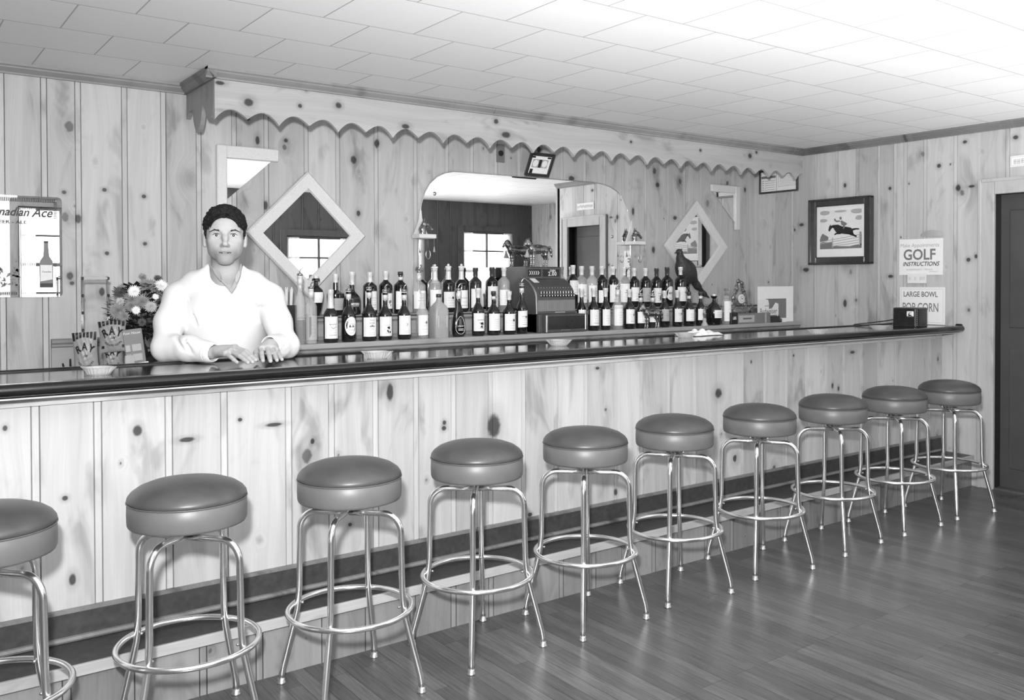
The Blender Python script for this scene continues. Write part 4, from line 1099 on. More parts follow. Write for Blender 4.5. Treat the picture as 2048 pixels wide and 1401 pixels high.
# front row, left of the register
Bt('F',600,551,21,'cl.35',None,'s','clear-necked bottle with a metal pourer next to the bartender\'s sleeve')
Bt('F',622,577,24,'c',(632,681,'g'),'s','bottle with a broad grey and white label',deco='diag',shape='high')
Bt('F',661,580,29,'d',(634,678,'w'),'wl','round-shouldered dark bottle with a white label carrying a hanging ribbon design',deco='ribbon',shape='low')
Bt('F',697,581,29,'d',(634,672,'wo'),'s','dark bottle with a large oval white label',shape='low')
Bt('F',738,578,29,'d',(635.5,674,'w'),'s','dark bottle whose label names four roses above a dark flower',deco=('T',[('FOUR',.85,.011,.01),('ROSES',.70,.011,.01),('*',.35,.06,.05)]),shape='low')
Bt('F',770,583,28,'d',(634,673,''),'s','dark bottle with an arched pictorial label',deco='leafy',shape='low')
Bt('F',808,583,27,'d',(631,670,'w'),'s','dark bottle with a white label marked with the figure 7',deco=('T',[('7',.5,.022,.01)]),shape='low')
Bt('F',845,586,23,'cl.12',(630,671,'wt'),'t','clear flaring-necked bottle with a white torn-edged label',shape='flare',deco='crest')
Bt('F',877.5,588.5,33,'f',(632,656,'w'),'b','square frosted glass bottle',shape='square')
Bt('F',917,581,34,'d',None,'s','black teardrop-shaped liqueur bottle with an outlined label',shape='drop')
Bt('F',956,577,26,'d',(627,663,'w'),'w','dark bottle with a crested picture label and pale collar',deco='leafy',shape='low')
Bt('F',987,583,27,'d',(628,662,'w'),'b','dark bottle with a plain white label and a dark capped neck',shape='low')
Bt('F',1018,583,26,'d',(628.5,662,'w'),'w','dark bottle with a white square-capped neck and a crest on its label',deco='crest',shape='low')
Bt('F',1043.5,570,23,'d',(622,655,'wt'),'s','dark bottle with a tall pourer, partly covering the register side',deco='crest',shape='low')
# rear row, left of the register
Bt('R',632,557,31,'d',(585,606,'w'),'t','squat tapering decanter with a white label',shape='cone')
Bt('R',671,549,36,'d',(597,621,'g'),'w','broad squat bottle with a long pale neck and a grey shield label',shape='wide')
Bt('R',704,544.5,34,'d',(594,615,'k'),'w','broad dark bottle with white lettering on a black label',deco=('T',[('MYERS',.4,.018,.03)]),shape='squat')
Bt('R',740,545,28,'d',(583,621,'w'),'wl','dark bottle with a tall white label and banded pale neck',shape='high',az=.15)
Bt('R',771.5,543,27,'d',(587,618,''),'w','dark bottle with a pale capsule and a scenic label',shape='high',deco='leafy',az=.2)
Bt('R',801,544,27,'d',(583,619,'w'),'b','dark bottle with a white ribboned neck and white label, last before the mirror',shape='high',az=.1)
Bt('R',838,545,28,'cl.45',(583,618,'w'),'s','half-empty clear bottle with two pourers reflected, at the mirror\'s left edge',shape='high')
Bt('R',870,540,26,'cl.42',(580,618,'w'),'x','clear bottle with a clover stopper nearest the mirror\'s left edge',shape='high')
Bt('R',897,539,26,'dl.3',(584,616,''),'x','dark bottle with a clover stopper and an oval crest on its label',deco='crest',shape='high')
Bt('R',923,539,26,'d',(581,617,'w'),'x','dark bottle with a clover stopper closest to the register',shape='high')
Bt('R',951,536,25,'g',(578,616,'w'),'k','dark green bottle with a black capsule, in front of the mirrored window',shape='high')
Bt('R',984,535,25,'d',(573,615,''),'k','dark bottle with a black stopper and a large scenic label',deco='leafy',shape='high')
Bt('R',1008,535,25,'cl.3',(580,611,'w'),'w','clear gin-type bottle beside the register',shape='high')
# rear row, right of the register
Bt('R',1146,531,21,'d',(560,590,''),'w','white-capped bottle half hidden by the register hood',shape='high',tilt=0)
Bt('R',1163,533,23,'cl.2',(569,606,'w'),'w','clear bottle with a pale collar, first whole one right of the register',shape='high')
Bt('R',1184,533,22,'cl.2',(571,605,'w'),'w','clear bottle with a pointed pale label, in front of the mirrored doorway',shape='high')
Bt('R',1204,533,23,'d',(581,606,'w'),'w','dark-shouldered bottle with a broad pale capsule at the mirrored door casing',shape='high')
Bt('R',1226,533.5,22,'d',(570,605,'w'),'w','dark-shouldered bottle with a tall white label by the mirrored door casing',shape='high')
Bt('R',1248,535,24,'cl.2',(568,605,'w'),'w','clear bottle in front of the mirror\'s right edge',shape='high')
Bt('R',1268.5,537,21,'d',(575,603,'w'),'w','dark bottle with a white capsule just right of the arched mirror',shape='high')
Bt('R',1291,537,22,'d',(576,604,'g'),'w','dark bottle with a greyish label, second right of the arched mirror',shape='high',deco='crest')
Bt('R',1313,537,21,'d',(576.5,606,''),'k','dark bottle with a slim dark neck, third from the pheasant',shape='high',deco='leafy')
Bt('R',1334,535,23,'d',(573,601,'o'),'k','round-shouldered dark bottle with an oval label, second from the pheasant',shape='high')
Bt('R',1361,534.6,23,'d',(574.5,603,'w'),'w','dark bottle with a bright white capsule, next to the pheasant',shape='high',deco='crest')
# front row, right of the register
Bt('F',1163,578,20,'d',(616,630,'w'),'w','dark bottle standing behind the register drawer corner',shape='low',Y=4.56)
Bt('F',1187,577,23,'d',(617,652,'w'),'w','dark bottle with a white label, first fully clear of the register drawer',shape='low')
Bt('F',1211,577,20,'d',(618,652,'w'),'w','dark bottle with a plain white label and ribbon neck, second right of the drawer',shape='low')
Bt('F',1235,578,22,'cl.1',(611,652,'w'),'s','clear-shouldered bottle with a very tall white label',shape='flare')
Bt('F',1258.5,579,22,'d',(615,648,'w'),'w','dark bottle with a white label and metal pourer, third left of the bronze horse',shape='low',deco='crest')
Bt('F',1281,590,21,'d',(617,647,'w'),'s','dark bottle with a white label, directly left of the bronze horse',shape='low')
Bt('F',1305,590,21,'a',(618,645,'w'),'s','dark bottle mostly hidden behind the bronze horse',shape='low')
Bt('F',1329,582,20,'d',(616,643,'g'),'w','dark bottle with a grey label, directly right of the bronze horse',shape='low')
Bt('F',1354.5,581,20,'d',(618,644.5,''),'w','dark bottle with a round emblem low on its label',shape='low',deco='crest')
Bt('F',1378,584,22,'d',(619.5,643,'w'),'b','dark bottle with a square white label under the pheasant\'s left foot',shape='low')
Bt('F',1401,584,20,'d',(611,641,'w'),'b','dark bottle with a narrow white label beside the small statuette',shape='low')
Bt('F',1428,592,33,'d',(621,637,'w'),'t','round-bodied dark decanter with a square white label',shape='decanter')
Bt('F',1453,577,19,'c',(603,643,'w'),'k','tall pale bottle with a ringed neck and dark cap, last in the front row',shape='bulb')
for row in 'FR':
    for side in(0,1):
        L=[b for b in BT if b['row']==row and (b['px']>1100)==bool(side)]; L.sort(key=lambda b:abs(b['px']-1100))
        for k,b in enumerate(L):
            b['label']=b['desc']+(', front row' if row=='F' else ', back step')+(' right' if side else ' left')+' of the register'
for b in BT:
    for k in('desc','row','px'): del b[k]
    w_=b['label'].split()
    if len(w_)>16: b['label']=' '.join(w_[:-3]) if w_[-3:]==['of','the','register'] else ' '.join(w_[:16])
    if len(b['label'].split())>16: b['label']=' '.join(b['label'].split()[:16])
# ================================================================ CASH REGISTER
x0,x1=3.30,3.735
t=thing('cash_register','grey metal cash register showing a 2.00 sale, in the middle of the back bar','cash register',(3.40,4.43,ZS))
# side profile (y from front, z); machine 0.42 high
bx0,bx1=-.145,.275
Wb0,Wb1=-.10,.30
pr=[(.07,.0),(.07,.118),(.075,.125),(.07,.30-.06),(.078,.262),(.10,.292),(.14,.328),(.19,.352),(.235,.360),(.235,.0)]
pr=[(.055,0),(.055,.118),(.058,.225),(.064,.25),(.085,.282),(.125,.318),(.175,.343),(.235,.352),(.235,0)]
pr=pr[:-2]+[(.235,.348),(.44,.348),(.44,.15),(.225,.15),(.225,0)]
q=MB().ext(pr,-.020,.295); q.build('body','cast',t,auto=35)
q=MB()
q.ext([(.190,.335),(.190,.412),(.197,.419),(.433,.419),(.440,.412),(.440,.335)],-.002,.283); q.build('indicator_head','cast',t,auto=35)
MB().box(.012,.118,.1875,.191,.355,.402,.001).box(.132,.270,.1875,.191,.355,.402,.001).build('indicator_window','ink',t)
q=MB()
tv,tf=txt('CASH',.018,.03); q.add([(a+.212,.1865,b+.393) for a,b in tv],tf)
tv,tf=txt('2.00',.036,.02,0,1.0,1.15); q.add([(a+.210,.1865,b+.372) for a,b in tv],tf)
q.build('indicator_figures','paper',t); q=MB()
for k in range(5):
    u=.022+.0165*k; q.add([(u,.1865,.392),(u+.005,.1865,.392),(u+.015,.1865,.379),(u+.005,.1865,.366),(u,.1865,.366),(u+.009,.1865,.379)],[(0,1,2,5),(5,2,3,4)])
q.build('indicator_arrows','paper',t)
MB().ext([(.054,.12),(.050,.12),(.053,.226),(.059,.252),(.081,.286),(.122,.322),(.174,.347),(.176,.342),(.126,.317),(.087,.281),(.065,.249),(.058,.225)],-.026,-.018).build('side_trim','steel',t,auto=40)
q=MB()
for k in range(34):
    u=-.008+.0087*k; q.box(u,u+.005,.046,.056,.135,.205)
q.build('ribbed_front','regkey',t); MB().box(-.015,.293,.044,.057,.120,.134,.002).build('lower_trim','cast',t)
q=MB()
for k in range(13):
    u=.012+.0222*k; q.box(u-.008,u+.008,.036,.060,.228,.240,.003); q.box(u-.003,u+.003,.045,.085,.246,.262,.001)
    q.ball((u,.078,.283),.0042,8,5)
q.build('keys','steel',t)
q=MB()
for k in range(13):
    u=.012+.0222*k; q.ball((u,.035,.234),(.0075,.003,.0065),10,6)
q.build('key_tops','ink',t,smooth=True)
q=MB()
def onhood(u,s,d): # s 0..1 up the hood curve
    P=[(.085,.282),(.125,.318),(.175,.343)]; 
    k=min(1,int(s*2)); f_=s*2-k; y=P[k][0]+(P[k+1][0]-P[k][0])*f_; z=P[k][1]+(P[k+1][1]-P[k][1])*f_; return (u,y-d*.6,z+d)
q.add([onhood(.01,.45,.002),onhood(.055,.45,.002),onhood(.055,.98,.0015),onhood(.01,.98,.0015)],[(0,1,2,3)])
q.build('receipt_slip','paper',t)
q=MB().box(.012,.335,0.0,.225,.001,.116,.003).box(-.02,.012,.03,.225,.001,.118,.002); q.build('drawer_case','cast',t)
MB().box(.024,.326,-.005,.0,.022,.104,.002).build('drawer_front','bake',t)
MB().box(.010,.022,-.008,.0,.004,.112,.002).box(.330,.338,-.006,.002,.012,.112,.002).build('drawer_trim','steel',t)
q=MB(); rd=random.Random(2)
for k in range(12): q.box(.13+.006*k,.134+.006*k,-.0065,-.004,.012+.002*rd.random(),.016+.002*rd.random())
for k in range(9): q.box(.12+.009*k,.127+.009*k,.041,.044,.124,.131)
q.build('maker_plate','steel',t)
# ================================================================ HORSES
def horse_sdf():
    s=SDF(np.arange(-.125,.115,.0017),np.arange(-.04,.04,.0017),np.arange(-.004,.205,.0017))
    s.ell((0,0,.118),(.058,.025,.028),.01).ell((-.045,0,.120),(.028,.025,.031),.015).ell((.045,0,.122),(.030,.026,.030),.015)
    s.chain([(-.058,0,.130),(-.075,0,.158),(-.084,0,.180)],[.021,.016,.0125],.012)
    s.chain([(-.082,0,.181),(-.098,0,.163),(-.110,0,.146)],[.0125,.0095,.0065],.006)
    for y in(-.006,.006): s.cap((-.078,y,.188),(-.077,y*1.4,.201),.0038,.0015,.003)
    for y in(-.014,.014):
        s.chain([(-.046,y,.108),(-.047,y,.07),(-.046,y,.055),(-.048,y,.02),(-.052,y,.004)],[.012,.0075,.0065,.0045,.007],.006)
        s.chain([(.050,y,.112),(.046,y,.085),(.060,y,.055),(.055,y,.02),(.050,y,.004)],[.018,.011,.0065,.0048,.007],.006)
    s.chain([(.070,0,.138),(.088,0,.138),(.098,0,.115),(.103,0,.085),(.108,0,.070)],[.006,.009,.010,.007,.003],.006)
    return s
hs=horse_sdf()
def horse_fig(name,label,loc,rz,sc,m,tassel):
    t=thing(name,label,'figurine',loc,rz); t.scale=(sc*1.16,sc,sc)
    hs.build('horse_body',m,t,relax=1)
    q=MB().tube([(-.070,0,.192),(-.066,0,.178),(-.055,0,.160),(-.042,0,.146)],[.004,.008,.008,.003],8); q.build('mane','hair',t,smooth=True)
    q=MB().lathe([(.0,.138),(.027,.136),(.029,.150),(.020,.155),(0,.156)],14,(0.0,0,0),sx=1.0,sy=.9); q.build('saddle','dfoil',t,smooth=True)
    q=MB().tube([(-.108,.007,.150),(-.090,.012,.160),(-.062,.018,.152),(-.020,.012,.153)],.0014,6).tube([(-.108,-.007,.150),(-.090,-.012,.160),(-.062,-.018,.152),(-.020,-.012,.153)],.0014,6)
    for y in(-.03,.03): q.tube([(0,y*.95,.14),(0.004,y,.095)],.0012,5); q.ball((.004,y,.09),(.006,.003,.005),8,5)
    q.build('bridle','steel',t,smooth=True)
    if tassel:
        q=MB().lathe([(0,.065),(.019,.066),(.012,.085),(.004,.112),(.002,.122),(0,.122)],10,(-.088,-.0,0)); q.build('tassel','lgrey',t,smooth=True)
    q=MB()
    for y in(-.014,.014):
        for x,z in((-.047,.045),(.056,.04),(-.048,.018),(.055,.018)): q.lathe([(.0,z-.005),(.0068,z-.005),(.0072,z),(.0065,z+.005),(0,z+.005)],8,(x,y,0))
    q.build('leg_wraps','steel',t,smooth=True)
    return t
horse_fig('horse_figurine','shiny metal horse with a tassel standing on top of the register',(3.635,4.80,ZS+.4195),math.radians(4),.97,'bronze',True)
P=at(1303,650,Y=4.445)
horse_fig('horse_figurine','small saddled bronze horse standing before the front bottles',(P[0],4.445,ZS),math.radians(0),.86,'bronze',False)
# ================================================================ PHEASANT
def pheasant():
    s=SDF(np.arange(-.19,.31,.003),np.arange(-.07,.07,.003),np.arange(-.02,.42,.003))
    s.ell((.0,0,.19),(.098,.066,.088),.02,rot=[[.72,0,-.69],[0,1,0],[.69,0,.72]])
    s.ell((-.035,0,.225),(.068,.056,.064),.03)
    s.chain([(-.045,0,.25),(-.07,0,.295),(-.075,0,.335)],[.045,.026,.020],.03)
    s.ell((-.082,0,.345),(.030,.021,.023),.012)
    s.cap((-.100,0,.344),(-.135,0,.333),.010,.0025,.008)
    s.cap((-.060,0,.362),(-.050,0,.372),.006,.002,.004)
    s.chain([(.05,0,.155),(.12,0,.08),(.20,0,.015),(.262,0,-.02)],[.040,.024,.014,.004],.03)
    s.ell((-.01,0,.12),(.035,.030,.035),.02)
    t=thing('stuffed_pheasant','dark stuffed pheasant perched on the back step before the diamond mirror','bird',(5.06,4.80,ZU))
    b=s.build('body','feather',t,relax=1); b.location=(0,0,.075); 
    q=MB()
    for y,dx in((-.02,-.055),(.02,.06)):
        q.tube([(dx*.5,y,.165),(dx*.75,y,.12),(dx*.95,y,.07),(dx,y,.03)],[.012,.008,.0055,.005],8)
        for a in(-.5,0,.5): q.tube([(dx,y,.032),(dx-.04*math.cos(a),y-.03*math.sin(a),.024)],[.0045,.002],6)
        q.tube([(dx,y,.032),(dx+.025,y,.024)],[.004,.002],6)
    q.build('legs','bake',t,smooth=True)
    MB().lathe([(0,0),(.115,0),(.11,.012),(.095,.02),(.04,.022),(0,.022)],20,sy=.55).build('perch','dwood',t,auto=40)
    MB().tube([(-.093,.0,.33),(-.075,-.022,.325),(-.045,-.03,.318),(-.03,-.02,.314)],[.004,.007,.007,.003],8).build('white_collar','plaster',t,loc=(.0,-.004,.02),smooth=True)
    MB().ball((-.088,-.019,.415),.0035,8,6).build('eye','eyew',t,smooth=True)
    s=.98; t.scale=(s,s,s)
pheasant()
# ================================================================ CLOCK, BOXES, CARDS at the right end
def slab(name,label,cat,px0,px1,ytop,Y,m,dy=.05,z0=ZS,parent=None,group=None):
    a=at(px0,ytop,Y=Y); b=at(px1,ytop,Y=Y); t=thing(name,label,cat,((a[0]+b[0])/2,Y,z0),0,group); w=b[0]-a[0]; h=a[2]-z0
    MB().box(-w/2,w/2,0,dy,0,h,.002).build('box' if cat=='box' else 'panel',m,t); return t,w,h
t,w,h=slab('cigar_box','dark little box with white letters, under the left of the clock','box',1462.5,1476,626,4.44,'bake',.10)
q=MB(); tv,tf=txt('LIES',.028,.03,0,.8); q.add([(a,-.0008,b+h*.52) for a,b in tv],tf); q.build('lettering','paper',t)
t,w,h=slab('flat_box','grey box with a framed title panel, under the clock','box',1476.5,1510.5,628.5,4.44,'grey',.12)
q=MB().box(-w/2+.008,w/2-.008,-.001,0,.012,h-.012).box(-w*.28,w*.28,-.002,-.001,.028,h-.026); q.build('title_panel','lgrey',t)
q=MB(); rd=random.Random(9)
for k in range(9): q.box(-w*.22+.011*k,-w*.22+.011*k+.007,-.003,-.002,.034,.046)
q.build('title','ink',t)
t,w,h=slab('cigarette_carton','plain grey carton below the beer sign','box',1511.5,1541,627,4.435,'grey',.05); 
MB().box(w*.12,w*.22,-.001,0,.002,h-.002).build('stripe','lgrey',t)
t,w,h=slab('wooden_tool','small black object with a knob beside the grey carton','object',1542,1560,633,4.44,'bake',.03)
MB().lathe([(0,0),(.012,0),(.016,.02),(.010,.03),(0,.03)],12,(w/2+.012,.01,0)).build('knob','dfoil',t,smooth=True)
t,w,h=slab('paper_cup','small white paper piece at the foot of the big card','paper',1567,1574,636.5,4.45,'white',.03)
# large white card with grey panel
a=at(1516,573.5,Y=4.505); b=at(1586.5,640,Y=4.505)
t=thing('white_card_display','large white display card with a grey square, at the right end of the back bar','sign',((a[0]+b[0])/2,4.505,ZS)); w=b[0]-a[0]; h=a[2]-ZS
MB().box(-w/2,w/2,0,.006,0,h).build('card','white',t)
u0=at(1532,598,Y=4.505); u1=at(1572,636,Y=4.505)
MB().box(u0[0]-(a[0]+b[0])/2,u1[0]-(a[0]+b[0])/2,-.0015,0,u1[2]-ZS,u0[2]-ZS).build('grey_panel','grey',t)
# beer sign
a=at(1516.5,600,Y=4.492); b=at(1557,631,Y=4.492)
t=thing('beer_sign','small pale beer sign with dark lettering leaning on the large white card','sign',((a[0]+b[0])/2,4.492,ZS)); w=b[0]-a[0]; h=a[2]-ZS
zc=at(1530,631,Y=4.492)[2]-ZS
poly=[(-w/2,zc-.0),(w/2,zc-.0),(w/2,h*.80),(w*.36,h*.86),(w*.20,h*.62),(w*.02,h*.58),(w*.02,h*.84),(-w*.02,h*1.0),(-w/2,h*1.0)]
MB().prism(poly,0,.004,lambda u,v,d:(u,d,v)).build('card','paper',t)
MB().box(w/2-.012,w/2-.006,.001,.006,0,zc+.02).box(-w/2+.006,-w/2+.012,.001,.006,0,zc+.02).build('stand','paper',t)
q=MB(); tv,tf=txt('Budweiser',.060,.012,0,.82); q.add([(a_,-.0008,b_+zc+.03) for a_,b_ in tv],tf); tv,tf=txt('drink',.022,.01,.2); q.add([(a_-w*.10,-.0008,b_+h*.72) for a_,b_ in tv],tf); q.build('lettering','grey',t)
# clock
def clock():
    a=at(1480,628,Y=4.52); zb=a[2]; t=thing('ornate_clock','small gilt rococo mantel clock standing on the flat box','clock',(a[0],4.53,ZS+.062))
    s=SDF(np.arange(-.10,.14,.0022),np.arange(-.035,.035,.0022),np.arange(-.004,.29,.0022))
    s.ell((0,0,.125),(.052,.022,.055),.01).ell((0,0,.03),(.085,.025,.028),.02).cap((0,0,.17),(0,0,.24),.026,.010,.015)
    rd=random.Random(5)
    for k in range(46):
        u=rd.random(); z=.01+.25*u; wv=.085*(1-u)**.5+.012; x=(-1 if k%2 else 1)*wv*(.55+.45*rd.random()); r_=.006+.007*rd.random()
        s.ell((x,-.008+.01*rd.random(),z),(r_*1.5,r_,r_),.006)
    for sx in(-1,1):
        s.chain([(sx*.05,0,.16),(sx*.066,0,.14),(sx*.060,0,.10),(sx*.075,0,.06),(sx*.09,0,.03)],[.008,.011,.010,.011,.008],.008)
        s.chain([(sx*.02,0,.20),(sx*.035,0,.22),(sx*.022,0,.245)],[.007,.008,.005],.006)
    s.chain([(0,0,.24),(.006,0,.262),(-.004,0,.278)],[.010,.007,.004],.006)
    s.chain([(.08,0,.02),(.11,0,.045),(.125,0,.03)],[.014,.016,.010],.01)
    s.build('case','gilt',t,relax=1)
    MB().lathe([(0,0),(.036,0),(.036,.006),(.030,.008),(0,.008)],28).build('dial','plaster',t,loc=(0,-.020,.125),auto=40).rotation_euler=(PI/2,0,0)
    q=MB()
    for k in range(12):
        a_=2*PI*k/12; q.box(.022*math.sin(a_)-.0014,.022*math.sin(a_)+.0014,-.0305,-.0285,.125+.022*math.cos(a_)-.002,.125+.022*math.cos(a_)+.002)
    q.tube([(0,-.030,.125),(.012,-.030,.128)],.0012,5).tube([(0,-.030,.125),(-.006,-.030,.140)],.001,5).ball((0,-.030,.125),.004,8,5); q.build('hands','ink',t)
clock()
# gilt tray behind the boxes
a=at(1506,610,Y=4.60)
s=SDF(np.arange(-.09,.09,.003),np.arange(-.03,.03,.003),np.arange(-.004,.165,.003)); rd=random.Random(8)
s.ell((0,0,.06),(.07,.018,.06),.01)
for k in range(40): s.ell(((rd.random()-.5)*.13,-.012,.01+.13*rd.random()),(.012*rd.random()+.004,.007,.006+.006*rd.random()),.005)
tag(s.build('carved_ornament','gilt',None,loc=(a[0],4.60,ZS)),'carved scrollwork ornament between the clock and the white card','ornament')
# statuette
P=at(1409,645,Y=4.44)
t=thing('statuette','slim pale statuette on a round foot beside the round decanter','figurine',(P[0],4.44,ZS))
MB().lathe([(0,0),(.024,0),(.024,.008),(.018,.02),(.013,.03),(.015,.045),(.008,.055),(0,.056)],18).build('pedestal','lgrey',t,auto=40)
s=SDF(np.arange(-.02,.02,.0015),np.arange(-.02,.02,.0015),np.arange(.04,.15,.0015))
s.chain([(0,0,.055),(0,0,.085),(0,0,.11)],[.008,.010,.009],.008).ell((0,0,.130),(.0065,.0065,.008),.003).cap((-.008,0,.112),(-.010,-.004,.09),.0035,.003,.004).cap((.008,0,.112),(.008,-.006,.13),.0035,.003,.004)
s.build('figure','gilt',t)
# drinking straws and dark box behind the bartender's shoulder
P=at(585,590,Y=4.50)
t=thing('straw_box','dark box of white straws beside the bartender\'s elbow','box',(P[0]-.02,4.50,ZS)); zt=at(585,611,Y=4.5)[2]-ZS
MB().box(-.06,.045,0,.07,0,zt,.003).build('box','bake',t)
q=MB()
for k in range(9): q.tube([(-.028+.008*k,.03+.012*(k%3),zt-.02),(-.034+.0095*k,.03+.012*(k%3),zt+.085+.01*(k%2))],.003,6)
q.build('straws','plaster',t)
# ================================================================ ON THE BAR
def ashtray(x,y,label,rz=0,sc=1.):
    t=thing('ashtray',label,'ashtray',(x,y,ZT-.003),rz,'glass ashtrays along the bar'); t.scale=(sc,)*3
    n=48; pr=[(.0,.004),(.030,.004),(.040,.010),(.047,.024),(.050,.026)]
    prof=[(0,0),(.038,0),(.041,.004),(.049,.024),(.052,.028),(.049,.029),(.045,.026),(.037,.009),(0,.008)]
    v=[];f=[];m=len(prof)
    for i in range(n):
        a=2*PI*i/n; fl=1+.02*(1 if i%2 else -1); ext=1+.34*math.exp(-((math.sin(a))/.16)**2)
        for k,(r,z) in enumerate(prof):
            e=(fl if 1<k<6 else 1)*(ext if 3<=k<=5 else 1); v.append((r*e*math.cos(a),r*e*math.sin(a),z+(.002*(ext-1)/.34 if 3<=k<=5 else 0)))
    for i in range(n):
        j=(i+1)%n
        for k in range(m-1): f.append((i*m+k,j*m+k,j*m+k+1,i*m+k+1))
    MB().add(v,f).build('dish','ashglass',t,smooth=False)
M['ashglass']=mat('pressed_glass',.55,.15,spec=.9,alpha=.62,var=.25,vscale=400)
aw=.64
for px,py,lb,sc in((188,752,'pressed glass ashtray in front of the potato chip bags',.92),(752,719,'pressed glass ashtray nearest the bartender, before the first bottles',1.),(1119,693,'pressed glass ashtray in front of the cash register',.98),(1374,677,'pressed glass ashtray beside the crumpled white towel',.95),(1640,670,'pressed glass ashtray between the towel and the radio',.95),(1764,661,'pressed glass ashtray just left of the radio',.95)):
    P=at(px,py,Z=ZT-.003); ashtray(P[0]+.02,min(P[1]+.03,3.55),lb,-.64,sc)
# towel
n=40; v=[];f=[]; rd=np.random.default_rng(3)
ph=rd.random(8)*6
for j in range(13):
    for i in range(n+1):
        u=i/n*2-1; w=j/12*2-1
        e=math.sqrt(max(0,1-u*u*.98))
        x=.155*u; y=.060*w*(.55+.45*e)+.01*math.sin(5*u+ph[0])
        z=.004+.040*max(0,(1-abs(u)**2.2))*max(0,(1-w*w))**.6*(.55+.25*math.sin(9*u+ph[1]+2*w)+.2*math.sin(17*u-3*w+ph[2]))
        v.append((x,y,max(.002,z)))
for j in range(12):
    for i in range(n): a=j*(n+1)+i; f.append((a,a+1,a+n+2,a+n+1))
q=MB().add(v,f); k=len(v); q.add([(x,y,0.0005) for x,y,z in v],[tuple(reversed(g)) for g in f])
o=q.build('bar_towel','cloth',None,loc=(at(1392,670,Z=ZT)[0],min(3.545,at(1392,670,Z=ZT)[1]),ZT-.003),smooth=True); o.rotation_euler=(0,0,.0); tag(o,'crumpled white towel lying along the back edge of the bar','towel')
# radio
t=thing('table_radio','small black table radio with a pale square dial on the far end of the bar','radio',(5.69,3.335,ZT-.003),math.radians(-84)); t.scale=(.80,.88,.80)
q=MB(); W=.11;D=.10;Hh=.152
def rr(z,s=1.,b=.0):
    o=[]
    for cx,cy,a0 in((W*s-.03,D*s-.03,0),(-W*s+.03,D*s-.03,PI/2),(-W*s+.03,-D*s+.03,PI),(W*s-.03,-D*s+.03,1.5*PI)):
        for i in range(5): a=a0+PI/2*i/4; o.append((cx+.03*math.cos(a),cy+.03*math.sin(a),z))
    return o
v=[];f=[]
zs=[(0,.97),(.006,1.)]
for k in range(9): z=.012+.0155*k; zs+=[(z,1.),(z+.006,1.),(z+.008,.975),(z+.0135,.975)]
zs+=[(Hh,1.01),(Hh+.006,.98),(Hh+.010,.9)]
for z,s_ in zs: v+=rr(z,s_)
N=20
for j in range(len(zs)-1):
    for i in range(N): f.append((j*N+i,j*N+(i+1)%N,(j+1)*N+(i+1)%N,(j+1)*N+i))
f.append(tuple(range(N))[::-1]); f.append(tuple((len(zs)-1)*N+i for i in range(N)))
q.add(v,f); q.build('cabinet','bake',t,auto=30)
MB().box(.020,.078,-D-.004,-D+.004,.088,.134,.004).build('dial','white',t)
q=MB().lathe([(0,0),(.014,0),(.013,.008),(0,.009)],16); q.build('tuning_knob','steel',t,loc=(.05,-D-.003,.108),smooth=True).rotation_euler=(PI/2,0,0)
q=MB()
for k in range(4): q.box(.026+.011*k,.032+.011*k,-D-.005,-D-.0035,.125,.130)
q.box(.03,.07,-D-.005,-D-.0035,.092,.097); q.build('dial_marks','ink',t)
q=MB()
for sx in(-1,1):
    for k in range(9): q.ball((sx*(W-.006),-D+.006,.020+.0155*k),(.0045,.0045,.0035),8,5)
q.build('corner_studs','steel',t,smooth=True)
# radio cord
q=MB().tube([(5.72,3.42,ZT+.05),(5.66,3.50,ZT+.030),(5.58,3.59,ZT+.014),(5.50,3.635,ZT+.006),(5.44,3.65,ZT-.02)],.004,8)
tag(q.build('radio_cord','bake',None,smooth=True),'dark flex running from the radio over the back edge of the bar','cord')
